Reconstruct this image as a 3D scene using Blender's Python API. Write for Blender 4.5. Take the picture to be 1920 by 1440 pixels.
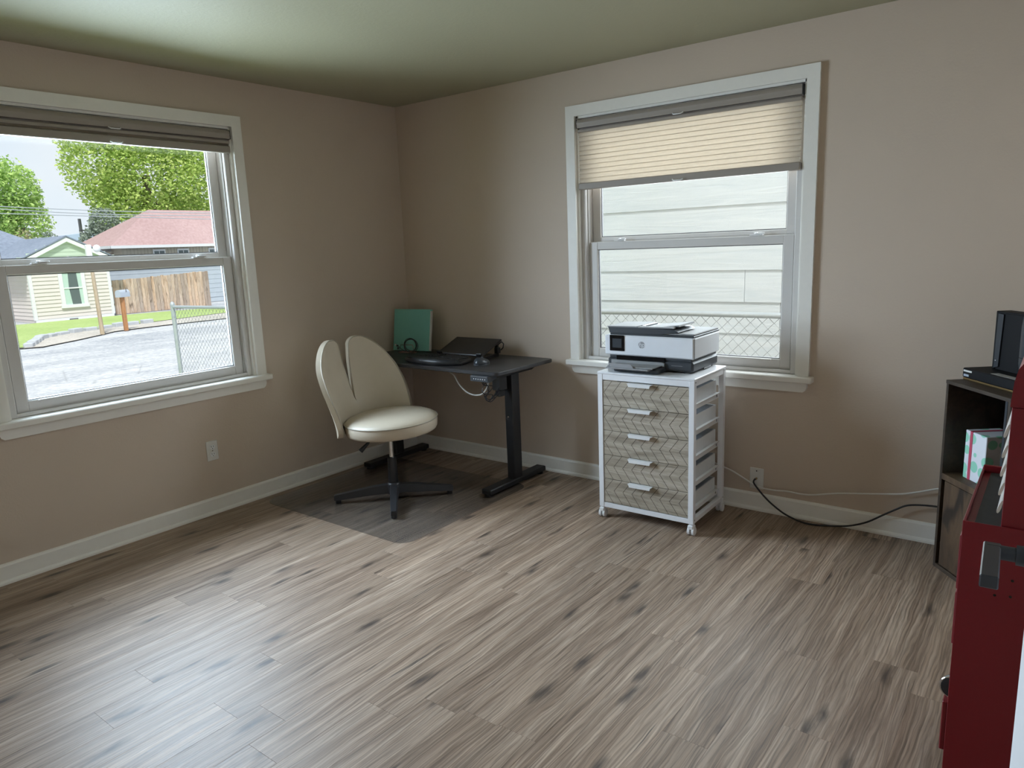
import bpy, math, random
from math import sin, cos, pi, radians as R
from mathutils import Vector, Matrix

for o in list(bpy.data.objects):
    bpy.data.objects.remove(o)
SC = bpy.context.scene
COL = SC.collection

# ------------------------------------------------------------------ camera
cam_d = bpy.data.cameras.new('camera')
cam_d.sensor_fit = 'HORIZONTAL'
cam_d.sensor_width = 36.0
cam_d.lens = 1345.16 / 1920 * 36.0
cam_d.clip_start = 0.02
cam_d.clip_end = 900
cam = bpy.data.objects.new('camera', cam_d)
COL.objects.link(cam)
cam.location = (3.8314, -3.7189, 1.4616)
cam.rotation_euler = (R(79.081), R(2.2387), R(37.4514))
SC.camera = cam

# ------------------------------------------------------------------ light
SC.view_settings.view_transform = 'Standard'
SC.view_settings.look = 'None'
SC.view_settings.gamma = 1.0
SC.view_settings.exposure = 0.0
SC.view_settings.use_curve_mapping = False
SC.cycles.use_denoising = True
SC.cycles.use_adaptive_sampling = True
SC.cycles.adaptive_threshold = 0.09
SC.cycles.adaptive_min_samples = 16
SC.cycles.max_bounces = 7
SC.cycles.diffuse_bounces = 4
SC.cycles.glossy_bounces = 4
SC.cycles.transmission_bounces = 6
SC.cycles.transparent_max_bounces = 16
SC.cycles.sample_clamp_indirect = 6.0
SC.cycles.caustics_reflective = False
SC.cycles.caustics_refractive = False

world = bpy.data.worlds.new('sky')
SC.world = world
world.use_nodes = True
wn = world.node_tree
wn.nodes.clear()
_out = wn.nodes.new('ShaderNodeOutputWorld')
_bg = wn.nodes.new('ShaderNodeBackground')
_tc = wn.nodes.new('ShaderNodeTexCoord')
_sep = wn.nodes.new('ShaderNodeSeparateXYZ')
_ramp = wn.nodes.new('ShaderNodeValToRGB')
_ramp.color_ramp.elements[0].position = 0.0
_ramp.color_ramp.elements[0].color = (0.84, 0.94, 1.04, 1)
_ramp.color_ramp.elements[1].position = 0.75
_ramp.color_ramp.elements[1].color = (0.50, 0.68, 0.95, 1)
_cl = wn.nodes.new('ShaderNodeTexNoise')
_cl.inputs['Scale'].default_value = 3.2
_cl.inputs['Detail'].default_value = 5
_clr = wn.nodes.new('ShaderNodeValToRGB')
_clr.color_ramp.elements[0].position = 0.36
_clr.color_ramp.elements[1].position = 0.62
_mix = wn.nodes.new('ShaderNodeMix')
_mix.data_type = 'RGBA'
_mix.inputs[7].default_value = (0.92, 0.97, 1.02, 1)
wn.links.new(_tc.outputs['Generated'], _sep.inputs[0])
wn.links.new(_sep.outputs[2], _ramp.inputs[0])
wn.links.new(_tc.outputs['Generated'], _cl.inputs['Vector'])
wn.links.new(_cl.outputs[0], _clr.inputs[0])
wn.links.new(_clr.outputs[0], _mix.inputs[0])
wn.links.new(_ramp.outputs[0], _mix.inputs[6])
wn.links.new(_mix.outputs[2], _bg.inputs[0])
_bg.inputs[1].default_value = 0.98
wn.links.new(_bg.outputs[0], _out.inputs[0])

sun_d = bpy.data.lights.new('sun', 'SUN')
sun_d.energy = 4.6
sun_d.angle = R(6)
sun_d.color = (1.0, 0.98, 0.94)
sun = bpy.data.objects.new('sun', sun_d)
COL.objects.link(sun)
sun.location = (10, -8, 18)
sun.rotation_euler = Vector((-0.46, 0.28, -0.85)).to_track_quat('-Z', 'Y').to_euler()

def area(name, loc, direction, sx, sy, power, color, spread=180):
    d = bpy.data.lights.new(name, 'AREA')
    d.shape = 'RECTANGLE'
    d.size, d.size_y, d.energy, d.color = sx, sy, power, color
    d.spread = R(spread)
    o = bpy.data.objects.new(name, d)
    COL.objects.link(o)
    o.location = loc
    o.rotation_euler = Vector(direction).to_track_quat('-Z', 'Z').to_euler()
    return o

# daylight coming in through the two windows
area('daylight_window_left', (-0.85, -1.944, 1.78), (1, 0, -0.16), 2.2, 1.8, 305, (0.66, 0.82, 1.0), 138)
area('daylight_window_back', (2.131, 0.85, 1.95), (0, -1, -0.45), 2.0, 1.7, 92, (0.84, 0.93, 1.0))
# light thrown up through the left window by the sunlit lawn below it
area('daylight_lawn_bounce', (-0.95, -1.944, 0.05), (0.8, 0, 0.85), 2.2, 1.2, 12, (0.72, 1.0, 0.18))

# ------------------------------------------------------------------ mesh helpers
class G:
    def __init__(s):
        s.v, s.f = [], []

    def add(s, vs, fs, M=None):
        n = len(s.v)
        if M is not None:
            vs = [tuple(M @ Vector(p)) for p in vs]
        s.v.extend(vs)
        s.f.extend([tuple(i + n for i in f) for f in fs])
        return s

    def box(s, x0, x1, y0, y1, z0, z1, b=0.0, M=None):
        if b <= 0:
            vs = [(x, y, z) for z in (z0, z1) for y in (y0, y1) for x in (x0, x1)]
            fs = [(0, 2, 3, 1), (4, 5, 7, 6), (0, 1, 5, 4), (2, 6, 7, 3), (0, 4, 6, 2), (1, 3, 7, 5)]
            return s.add(vs, fs, M)
        b = min(b, (x1 - x0) * .49, (y1 - y0) * .49, (z1 - z0) * .49)
        X, Y, Z = (x0, x1), (y0, y1), (z0, z1)
        vs, idx = [], {}
        for i in (0, 1):
            for j in (0, 1):
                for k in (0, 1):
                    ix = X[i] + (b if i == 0 else -b)
                    iy = Y[j] + (b if j == 0 else -b)
                    iz = Z[k] + (b if k == 0 else -b)
                    for a, p in (('x', (X[i], iy, iz)), ('y', (ix, Y[j], iz)), ('z', (ix, iy, Z[k]))):
                        idx[i, j, k, a] = len(vs)
                        vs.append(p)
        fs = []
        q = lambda *l: fs.append(tuple(idx[e] for e in l))
        q((0, 0, 0, 'x'), (0, 0, 1, 'x'), (0, 1, 1, 'x'), (0, 1, 0, 'x'))
        q((1, 0, 0, 'x'), (1, 1, 0, 'x'), (1, 1, 1, 'x'), (1, 0, 1, 'x'))
        q((0, 0, 0, 'y'), (1, 0, 0, 'y'), (1, 0, 1, 'y'), (0, 0, 1, 'y'))
        q((0, 1, 0, 'y'), (0, 1, 1, 'y'), (1, 1, 1, 'y'), (1, 1, 0, 'y'))
        q((0, 0, 0, 'z'), (0, 1, 0, 'z'), (1, 1, 0, 'z'), (1, 0, 0, 'z'))
        q((0, 0, 1, 'z'), (1, 0, 1, 'z'), (1, 1, 1, 'z'), (0, 1, 1, 'z'))
        for k in (0, 1):
            for j in (0, 1):
                a = [(0, j, k, 'y'), (1, j, k, 'y'), (1, j, k, 'z'), (0, j, k, 'z')]
                q(*(a if (j == 0) == (k == 1) else a[::-1]))
            for i in (0, 1):
                a = [(i, 0, k, 'x'), (i, 1, k, 'x'), (i, 1, k, 'z'), (i, 0, k, 'z')]
                q(*(a[::-1] if (i == 0) == (k == 1) else a))
        for i in (0, 1):
            for j in (0, 1):
                a = [(i, j, 0, 'x'), (i, j, 1, 'x'), (i, j, 1, 'y'), (i, j, 0, 'y')]
                q(*(a if (i == 0) == (j == 1) else a[::-1]))
                for k in (0, 1):
                    t = [(i, j, k, 'x'), (i, j, k, 'y'), (i, j, k, 'z')]
                    q(*(t if (i + j + k) % 2 == 1 else t[::-1]))
        return s.add(vs, fs, M)

    def cyl(s, p0, p1, r0, r1=None, n=16, caps=True, M=None):
        r1 = r0 if r1 is None else r1
        p0, p1 = Vector(p0), Vector(p1)
        d = (p1 - p0).normalized()
        a = d.orthogonal().normalized()
        b = d.cross(a)
        vs = []
        for p, r in ((p0, r0), (p1, r1)):
            for i in range(n):
                t = 2 * pi * i / n
                vs.append(tuple(p + a * (r * cos(t)) + b * (r * sin(t))))
        fs = [(i, (i + 1) % n, n + (i + 1) % n, n + i) for i in range(n)]
        if caps:
            fs += [tuple(range(n - 1, -1, -1)), tuple(range(n, 2 * n))]
        return s.add(vs, fs, M)

    def tube(s, pts, r, n=6, closed=False, M=None):
        pts = [Vector(p) for p in pts]
        m = len(pts)
        vs, nrm = [], None
        for i, p in enumerate(pts):
            if closed:
                d = (pts[(i + 1) % m] - pts[i - 1]).normalized()
            else:
                d = (pts[min(i + 1, m - 1)] - pts[max(i - 1, 0)]).normalized()
            if nrm is None:
                nrm = d.orthogonal().normalized()
            nrm = (nrm - d * nrm.dot(d))
            nrm = nrm.normalized() if nrm.length > 1e-6 else d.orthogonal().normalized()
            b = d.cross(nrm)
            for k in range(n):
                t = 2 * pi * k / n
                vs.append(tuple(p + nrm * (r * cos(t)) + b * (r * sin(t))))
        fs = []
        for i in range(m if closed else m - 1):
            j = (i + 1) % m
            for k in range(n):
                l = (k + 1) % n
                fs.append((i * n + k, i * n + l, j * n + l, j * n + k))
        if not closed:
            fs += [tuple(range(n - 1, -1, -1)), tuple(range((m - 1) * n, m * n))]
        return s.add(vs, fs, M)

    def lathe(s, prof, n=24, M=None, sx=1.0, sy=1.0):
        vs, fs = [], []
        for r, z in prof:
            for i in range(n):
                t = 2 * pi * i / n
                vs.append((r * cos(t) * sx, r * sin(t) * sy, z))
        m = len(prof)
        for k in range(m - 1):
            for i in range(n):
                j = (i + 1) % n
                fs.append((k * n + i, k * n + j, (k + 1) * n + j, (k + 1) * n + i))
        fs += [tuple(range(n - 1, -1, -1)), tuple(range((m - 1) * n, m * n))]
        return s.add(vs, fs, M)

    def prism(s, poly, a0, a1, axis='z', M=None):
        """poly in the other two axes (x,y) for z, (x,z) for y, (y,z) for x"""
        n = len(poly)
        def P(p, a):
            return {'z': (p[0], p[1], a), 'y': (p[0], a, p[1]), 'x': (a, p[0], p[1])}[axis]
        vs = [P(p, a0) for p in poly] + [P(p, a1) for p in poly]
        ar = sum(poly[i][0] * poly[(i + 1) % n][1] - poly[(i + 1) % n][0] * poly[i][1] for i in range(n))
        flip = (ar < 0) != (axis == 'y')
        fs = [tuple(range(n - 1, -1, -1)), tuple(range(n, 2 * n))] + [(i, (i + 1) % n, n + (i + 1) % n, n + i) for i in range(n)]
        if flip:
            fs = [f[::-1] for f in fs]
        return s.add(vs, fs, M)


def obj(name, g, mat, parent=None, loc=None, rot=None, smooth=40, kind=None):
    me = bpy.data.meshes.new(name)
    me.from_pydata(g.v, [], g.f)
    me.update()
    if smooth:
        me.polygons.foreach_set('use_smooth', [True] * len(me.polygons))
        me.set_sharp_from_angle(angle=R(smooth))
    me.materials.append(mat)
    o = bpy.data.objects.new(name, me)
    COL.objects.link(o)
    if parent is not None:
        o.parent = parent
    if loc is not None:
        o.location = loc
    if rot is not None:
        o.rotation_euler = rot
    if kind:
        o['kind'] = kind
    return o


def tag(o, label=None, cat=None, group=None, kind=None):
    if label: o['label'] = label
    if cat: o['category'] = cat
    if group: o['group'] = group
    if kind: o['kind'] = kind
    return o


def thing(name, label, cat, loc=(0, 0, 0), rotz=0.0, group=None, kind=None):
    o = bpy.data.objects.new(name, None)
    o.empty_display_size = 0.05
    COL.objects.link(o)
    o.location = loc
    o.rotation_euler = (0, 0, rotz)
    return tag(o, label, cat, group, kind)


def dup(o, parent):
    c = o.copy()
    COL.objects.link(c)
    c.parent = parent
    for ch in o.children:
        dup(ch, c)
    return c


def text_mesh(name, body, size, mat, parent, loc, rot, depth=0.0004, shear=0.0):
    cu = bpy.data.curves.new(name, 'FONT')
    cu.body = body
    cu.size = size
    cu.extrude = depth
    cu.shear = shear
    cu.align_x = 'CENTER'
    cu.align_y = 'CENTER'
    t = bpy.data.objects.new(name + '_tmp', cu)
    COL.objects.link(t)
    dg = bpy.context.evaluated_depsgraph_get()
    me = bpy.data.meshes.new_from_object(t.evaluated_get(dg))
    bpy.data.objects.remove(t)
    me.materials.clear()
    me.materials.append(mat)
    me.name = name
    o = bpy.data.objects.new(name, me)
    COL.objects.link(o)
    o.parent = parent
    o.location = loc
    o.rotation_euler = rot
    return o

# ------------------------------------------------------------------ materials
class N:
    def __init__(s, name):
        s.m = bpy.data.materials.new(name)
        s.m.use_nodes = True
        s.t = s.m.node_tree
        s.b = s.t.nodes['Principled BSDF']
        s.o = s.t.nodes['Material Output']

    def new(s, t, **k):
        n = s.t.nodes.new('ShaderNode' + t)
        for a, v in k.items():
            setattr(n, a, v)
        return n

    def link(s, a, b):
        s.t.links.new(a, b)

    def math(s, op, a, b=None, clamp=False):
        n = s.new('Math', operation=op, use_clamp=clamp)
        for i, x in enumerate((a, b)):
            if x is None: continue
            if isinstance(x, (int, float)): n.inputs[i].default_value = x
            else: s.link(x, n.inputs[i])
        return n.outputs[0]

    def mixc(s, fac, a, b, blend='MIX'):
        n = s.new('Mix', data_type='RGBA', blend_type=blend)
        for i, x in ((0, fac), (6, a), (7, b)):
            if isinstance(x, (int, float)): n.inputs[i].default_value = x
            elif isinstance(x, tuple): n.inputs[i].default_value = (*x, 1) if len(x) == 3 else x
            else: s.link(x, n.inputs[i])
        return n.outputs[2]

    def ramp(s, fac, stops):
        n = s.new('ValToRGB')
        e = n.color_ramp.elements
        while len(e) < len(stops): e.new(0.5)
        for el, (p, c) in zip(e, stops):
            el.position = p
            el.color = (*c, 1) if len(c) == 3 else c
        s.link(fac, n.inputs[0])
        return n.outputs[0]

    def coords(s, scale, kind='Object', rand=0.0, rot=(0, 0, 0)):
        tc = s.new('TexCoord')
        v = tc.outputs[kind]
        if rand:
            oi = s.new('ObjectInfo')
            cb = s.new('CombineXYZ')
            s.link(s.math('MULTIPLY', oi.outputs['Random'], rand), cb.inputs[0])
            s.link(s.math('MULTIPLY', oi.outputs['Random'], rand * 2.7), cb.inputs[1])
            s.link(s.math('MULTIPLY', oi.outputs['Random'], rand * 1.3), cb.inputs[2])
            ad = s.new('VectorMath', operation='ADD')
            s.link(v, ad.inputs[0])
            s.link(cb.outputs[0], ad.inputs[1])
            v = ad.outputs[0]
        mp = s.new('Mapping')
        mp.inputs['Scale'].default_value = scale
        mp.inputs['Rotation'].default_value = rot
        s.link(v, mp.inputs[0])
        return mp.outputs[0]

    def noise(s, vec, scale=1.0, detail=4.0, rough=0.5, dist=0.0):
        n = s.new('TexNoise')
        n.inputs['Scale'].default_value = scale
        n.inputs['Detail'].default_value = detail
        n.inputs['Roughness'].default_value = rough
        n.inputs['Distortion'].default_value = dist
        s.link(vec, n.inputs['Vector'])
        return n.outputs[0]

    def bump(s, h, strength, dist):
        n = s.new('Bump')
        n.inputs['Strength'].default_value = strength
        n.inputs['Distance'].default_value = dist
        s.link(h, n.inputs['Height'])
        s.link(n.outputs[0], s.b.inputs['Normal'])

    def set(s, **k):
        for a, v in k.items():
            i = s.b.inputs[a.replace('_', ' ')]
            if isinstance(v, tuple): i.default_value = (*v, 1) if len(v) == 3 else v
            elif isinstance(v, (int, float)): i.default_value = v
            else: s.link(v, i)
        return s


def plain(name, col, rough=0.5, metal=0.0, spec=0.5, var=0.06, scale=30, bump=0.0, bscale=200):
    n = N(name)
    ns = n.noise(n.coords((scale,) * 3), 1.0, 3)
    c = n.mixc(ns, tuple(x * (1 - var) for x in col), tuple(min(1, x * (1 + var)) for x in col))
    n.set(Base_Color=c, Roughness=rough, Metallic=metal, Specular_IOR_Level=spec)
    if bump:
        n.bump(n.noise(n.coords((bscale,) * 3), 1.0, 2), bump, 0.001)
    return n.m


def wood_floor():
    n = N('floor_wood')
    tcn = n.new('TexCoord')
    oin = n.new('ObjectInfo')
    cbr = n.new('CombineXYZ')
    n.link(n.math('MULTIPLY', oin.outputs['Random'], 53.0), cbr.inputs[0])
    n.link(n.math('MULTIPLY', oin.outputs['Random'], 143.0), cbr.inputs[1])
    av = n.new('VectorMath', operation='ADD')
    n.link(tcn.outputs['Object'], av.inputs[0]); n.link(cbr.outputs[0], av.inputs[1])
    def mapped(v, sc_):
        mp = n.new('Mapping')
        mp.inputs['Scale'].default_value = sc_
        n.link(v, mp.inputs[0])
        return mp.outputs[0]
    wob = n.noise(mapped(av.outputs[0], (9, 2.2, 1)), 1, 3, 0.5)
    cbw = n.new('CombineXYZ')
    n.link(n.math('MULTIPLY', n.math('SUBTRACT', wob, 0.5), 0.042), cbw.inputs[0])
    wv_ = n.new('VectorMath', operation='ADD')
    n.link(av.outputs[0], wv_.inputs[0]); n.link(cbw.outputs[0], wv_.inputs[1])
    warped = wv_.outputs[0]
    base = n.noise(mapped(warped, (20, 0.85, 1)), 1, 7, 0.68, 0.9)
    col = n.ramp(base, [(0.28, (0.145, 0.092, 0.060)), (0.43, (0.288, 0.203, 0.145)), (0.56, (0.402, 0.300, 0.225)), (0.74, (0.565, 0.448, 0.352))])
    broad = n.noise(n.coords((4, 0.45, 1), rand=31), 1, 3)
    col = n.mixc(n.math('MULTIPLY', broad, 0.36), col, (0.235, 0.190, 0.155))
    # flowing growth lines
    wv = n.new('TexWave', wave_type='BANDS', bands_direction='X')
    n.link(mapped(warped, (1, 0.05, 1)), wv.inputs['Vector'])
    wv.inputs['Scale'].default_value = 24
    wv.inputs['Distortion'].default_value = 12
    wv.inputs['Detail'].default_value = 4
    wv.inputs['Detail Scale'].default_value = 1.6
    lines = n.ramp(wv.outputs['Fac'], [(0.12, (0.60, 0.58, 0.56)), (0.38, (1, 1, 1)), (0.85, (1.10, 1.09, 1.08))])
    col = n.mixc(0.55, col, lines, 'MULTIPLY')
    fine = n.noise(mapped(warped, (150, 2.6, 1)), 1, 6, 0.66, 0.4)
    finer = n.ramp(fine, [(0.33, (0.58, 0.57, 0.56)), (0.5, (1, 1, 1)), (0.68, (1.30, 1.28, 1.25))])
    col = n.mixc(0.9, col, finer, 'MULTIPLY')
    # knots with dark cores and cracks that follow the grain
    kv = n.coords((9.0, 2.7, 1), rand=19)
    kn = n.noise(n.coords((34, 8, 1), rand=19), 1, 4)
    ad = n.new('VectorMath', operation='ADD')
    sc = n.new('VectorMath', operation='SCALE')
    sc.inputs['Scale'].default_value = 0.35
    cb = n.new('CombineXYZ')
    n.link(kn, cb.inputs[0]); n.link(kn, cb.inputs[1])
    n.link(cb.outputs[0], sc.inputs[0])
    n.link(kv, ad.inputs[0]); n.link(sc.outputs[0], ad.inputs[1])
    vo = n.new('TexVoronoi', voronoi_dimensions='2D')
    n.link(ad.outputs[0], vo.inputs['Vector'])
    vo.inputs['Scale'].default_value = 1.0
    sepc = n.new('SeparateColor')
    n.link(vo.outputs['Color'], sepc.inputs[0])
    gate = n.math('GREATER_THAN', sepc.outputs[0], 0.66)
    kd = n.ramp(vo.outputs['Distance'], [(0.03, (1, 1, 1)), (0.09, (0.7, 0.7, 0.7)), (0.22, (0, 0, 0))])
    knot = n.math('MULTIPLY', n.math('MULTIPLY', kd, gate), 0.85)
    col = n.mixc(knot, col, (0.050, 0.038, 0.032))
    cr = n.noise(mapped(warped, (40, 0.9, 1)), 1, 4, 0.6, 1.3)
    crk = n.ramp(cr, [(0.665, (0, 0, 0)), (0.71, (0.85, 0.85, 0.85))])
    col = n.mixc(crk, col, (0.06, 0.049, 0.043))
    oi = n.new('ObjectInfo')
    tone = n.ramp(oi.outputs['Random'], [(0, (0.86, 0.84, 0.82)), (0.5, (1, 0.99, 0.98)), (1, (1.12, 1.10, 1.08))])
    col = n.mixc(1.0, col, tone, 'MULTIPLY')
    n.set(Base_Color=col, Specular_IOR_Level=0.27)
    ro = n.math('ADD', n.math('MULTIPLY', fine, 0.18), 0.34)
    n.link(ro, n.b.inputs['Roughness'])
    h = n.math('ADD', n.math('MULTIPLY', fine, 0.8), n.math('MULTIPLY', base, 0.5))
    n.bump(h, 0.38, 0.0022)
    return n.m


def wall_paint(name, col, b=0.25, sc=95):
    n = N(name)
    v = n.coords((1, 1, 1))
    ns = n.noise(v, 2.3, 3)
    c = n.mixc(ns, tuple(x * 0.975 for x in col), tuple(x * 1.025 for x in col))
    n.set(Base_Color=c, Roughness=0.62, Specular_IOR_Level=0.35)
    a = n.noise(v, sc, 3, 0.55, 0.3)
    n.bump(a, b, 0.003)
    return n.m


def grain_wood(name, c0, c1, c2, scale, rough=0.55, rot=(0, 0, 0), knots=False, bump=0.15, tone=False):
    n = N(name)
    a = n.noise(n.coords(scale, rand=23, rot=rot), 1, 6, 0.6, 0.8)
    col = n.ramp(a, [(0.28, c0), (0.5, c1), (0.75, c2)])
    f = n.noise(n.coords(tuple(x * 6 for x in scale), rand=9, rot=rot), 1, 3)
    col = n.mixc(0.6, col, n.ramp(f, [(0.3, (0.75, 0.75, 0.75)), (0.6, (1.1, 1.1, 1.1))]), 'MULTIPLY')
    if knots:
        k = n.noise(n.coords(tuple(x * 0.9 for x in scale), rand=5, rot=rot), 1, 2, 0.5, 1.5)
        col = n.mixc(n.ramp(k, [(0.60, (0, 0, 0)), (0.70, (0.8, 0.8, 0.8))]), col, tuple(x * 0.3 for x in c0))
    if tone:
        oi = n.new('ObjectInfo')
        col = n.mixc(1.0, col, n.ramp(oi.outputs['Random'], [(0, (0.74, 0.74, 0.78)), (0.5, (1, 0.97, 0.95)), (1, (1.2, 1.06, 0.94))]), 'MULTIPLY')
    n.set(Base_Color=col, Roughness=rough)
    n.bump(a, bump, 0.002)
    return n.m


def glass_mat():
    n = N('window_glass')
    n.t.nodes.remove(n.b)
    tr = n.new('BsdfTransparent')
    tr.inputs[0].default_value = (0.965, 0.985, 0.98, 1)
    ge = n.new('NewGeometry')
    gl = n.new('BsdfGlossy')
    gl.inputs['Roughness'].default_value = 0.0
    gl.inputs[0].default_value = (1, 1, 1, 1)
    fr = n.new('Fresnel')
    fr.inputs[0].default_value = 1.35
    mx = n.new('MixShader')
    n.link(n.math('MULTIPLY', fr.outputs[0], n.math('SUBTRACT', 1.0, ge.outputs['Backfacing'])), mx.inputs[0])
    n.link(tr.outputs[0], mx.inputs[1])
    n.link(gl.outputs[0], mx.inputs[2])
    n.link(mx.outputs[0], n.o.inputs[0])
    return n.m


def translucent(name, col, trans, fac, var=0.05, scale=8):
    n = N(name)
    n.t.nodes.remove(n.b)
    ns = n.noise(n.coords((scale,) * 3), 1, 3)
    def cc(c): return n.mixc(ns, tuple(x * (1 - var) for x in c), tuple(min(1, x * (1 + var)) for x in c))
    d = n.new('BsdfDiffuse'); n.link(cc(col), d.inputs[0])
    t = n.new('BsdfTranslucent'); n.link(cc(trans), t.inputs[0])
    mx = n.new('MixShader')
    mx.inputs[0].default_value = fac
    n.link(d.outputs[0], mx.inputs[1]); n.link(t.outputs[0], mx.inputs[2])
    n.link(mx.outputs[0], n.o.inputs[0])
    return n.m


def leaf_mat(name, c0, c1, fac=0.4):
    n = N(name)
    n.t.nodes.remove(n.b)
    ge = n.new('NewGeometry')
    c = n.mixc(ge.outputs['Random Per Island'], c0, c1)
    d = n.new('BsdfDiffuse'); n.link(c, d.inputs[0])
    t = n.new('BsdfTranslucent'); n.link(c, t.inputs[0])
    mx = n.new('MixShader')
    mx.inputs[0].default_value = fac
    n.link(d.outputs[0], mx.inputs[1]); n.link(t.outputs[0], mx.inputs[2])
    n.link(mx.outputs[0], n.o.inputs[0])
    return n.m


def mat_sheet():
    n = N('clear_mat')
    n.t.nodes.remove(n.b)
    tr = n.new('BsdfTransparent')
    tr.inputs[0].default_value = (0.85, 0.85, 0.85, 1)
    ge = n.new('NewGeometry')
    gl = n.new('BsdfGlossy')
    gl.inputs['Roughness'].default_value = 0.22
    fr = n.new('Fresnel')
    fr.inputs[0].default_value = 1.45
    df = n.new('BsdfDiffuse')
    df.inputs[0].default_value = (0.30, 0.30, 0.30, 1)
    m0 = n.new('MixShader'); m0.inputs[0].default_value = 0.07
    n.link(tr.outputs[0], m0.inputs[1]); n.link(df.outputs[0], m0.inputs[2])
    mx = n.new('MixShader')
    n.link(n.math('MULTIPLY', fr.outputs[0], n.math('SUBTRACT', 1.0, ge.outputs['Backfacing'])), mx.inputs[0])
    n.link(m0.outputs[0], mx.inputs[1]); n.link(gl.outputs[0], mx.inputs[2])
    n.link(mx.outputs[0], n.o.inputs[0])
    return n.m


def dotted():
    n = N('dotted_paper')
    tc = n.new('TexCoord')
    mp = n.new('Mapping')
    mp.inputs['Scale'].default_value = (17, 17, 17)
    mp.inputs['Location'].default_value = (0.3, 0.1, 0.35)
    n.link(tc.outputs['Object'], mp.inputs[0])
    vo = n.new('TexVoronoi')
    vo.inputs['Scale'].default_value = 1.0
    vo.inputs['Randomness'].default_value = 0.55
    n.link(mp.outputs[0], vo.inputs['Vector'])
    f = n.math('LESS_THAN', vo.outputs['Distance'], 0.40)
    c = n.mixc(f, (0.82, 0.83, 0.88), (0.33, 0.72, 0.55))
    n.set(Base_Color=c, Roughness=0.5)
    return n.m


M = {}
M['wall'] = wall_paint('wall_taupe', (0.60, 0.495, 0.40))
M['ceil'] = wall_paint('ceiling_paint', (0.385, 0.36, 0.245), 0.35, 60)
M['trim'] = plain('trim_white', (0.86, 0.83, 0.77), 0.35, var=0.03)
M['vinyl'] = plain('vinyl_white', (0.66, 0.63, 0.60), 0.4, var=0.02)
M['floor'] = wood_floor()
M['subfloor'] = plain('subfloor', (0.05, 0.04, 0.035), 0.9)
M['glass'] = glass_mat()
M['rail'] = plain('shade_rail_taupe', (0.33, 0.285, 0.245), 0.45, var=0.04)
M['shade'] = translucent('shade_fabric', (0.68, 0.62, 0.54), (0.84, 0.77, 0.67), 0.47, 0.05, 60)
M['seam'] = plain('shade_seam', (0.50, 0.42, 0.33), 0.8)
M['clear'] = plain('clear_plastic', (0.8, 0.8, 0.8), 0.15, var=0.02)
M['cream'] = plain('cream_leather', (0.57, 0.49, 0.38), 0.42, var=0.03, bump=0.15, bscale=150)
M['creampipe'] = plain('cream_piping', (0.42, 0.37, 0.29), 0.4, var=0.03)
M['black'] = plain('black_metal', (0.014, 0.014, 0.016), 0.42, var=0.1)
M['blackp'] = plain('black_plastic', (0.018, 0.018, 0.020), 0.35, var=0.1)
M['charcoal'] = plain('charcoal_base', (0.030, 0.030, 0.034), 0.4, var=0.1)
M['chrome'] = plain('chrome', (0.62, 0.62, 0.62), 0.16, metal=1.0, var=0.02)
M['desk'] = grain_wood('desk_dark', (0.022, 0.021, 0.022), (0.034, 0.032, 0.033), (0.050, 0.047, 0.047), (2.5, 22, 22), 0.38)
M['mat'] = mat_sheet()
M['mint'] = plain('mint_cover', (0.20, 0.50, 0.43), 0.5, var=0.04)
M['paper'] = plain('paper_white', (0.72, 0.70, 0.66), 0.7, var=0.02)
M['rose'] = plain('rose_metal', (0.75, 0.42, 0.36), 0.25, metal=0.9, var=0.02)
M['matte'] = plain('matte_black', (0.008, 0.008, 0.009), 0.6, spec=0.2)
M['stand'] = plain('stand_dark', (0.022, 0.022, 0.024), 0.33, var=0.1)
M['key'] = plain('key_black', (0.012, 0.012, 0.014), 0.5)
M['grey'] = plain('grey_plastic', (0.10, 0.10, 0.105), 0.4)
M['slate'] = plain('slate_plastic', (0.040, 0.046, 0.054), 0.3)
M['white'] = plain('white_plastic', (0.80, 0.80, 0.80), 0.4, var=0.02)
M['powder'] = plain('white_powdercoat', (0.82, 0.82, 0.84), 0.35, var=0.02)
M['bluebin'] = plain('drawer_bin', (0.70, 0.71, 0.72), 0.4, var=0.03)
M['drawer'] = grain_wood('drawer_oak', (0.24, 0.20, 0.15), (0.40, 0.345, 0.27), (0.55, 0.49, 0.41), (3.0, 20, 30), 0.6)
M['groove'] = plain('groove_dark', (0.035, 0.026, 0.02), 0.8)
M['printer'] = plain('printer_white', (0.74, 0.75, 0.78), 0.5, var=0.02)
M['printerlid'] = plain('printer_light_grey', (0.30, 0.30, 0.30), 0.7, spec=0.2, var=0.03)
M['printerdark'] = plain('printer_dark', (0.045, 0.050, 0.057), 0.4, var=0.05)
M['screen'] = plain('screen_black', (0.006, 0.006, 0.007), 0.12)
M['logo'] = plain('logo_grey', (0.30, 0.30, 0.31), 0.4, var=0.02)
M['rustic'] = grain_wood('rustic_brown', (0.032, 0.018, 0.009), (0.078, 0.044, 0.022), (0.135, 0.082, 0.042), (9, 9, 2.6), 0.55, rot=(0, R(24), 0), knots=True)
M['rusticd'] = grain_wood('rustic_dark', (0.026, 0.017, 0.011), (0.045, 0.030, 0.019), (0.075, 0.050, 0.032), (3, 14, 14), 0.5)
M['dots'] = dotted()
M['pink'] = plain('pink_band', (0.55, 0.075, 0.13), 0.5)
M['red'] = plain('red_enamel', (0.165, 0.010, 0.015), 0.36, spec=0.3, var=0.08, scale=120)
M['rubber'] = plain('rubber_liner', (0.022, 0.024, 0.022), 0.75, var=0.2, scale=40)
M['pull'] = plain('pull_aluminium', (0.66, 0.63, 0.58), 0.35, metal=0.3)
M['door'] = plain('door_white', (0.80, 0.80, 0.81), 0.4, var=0.02)
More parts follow.
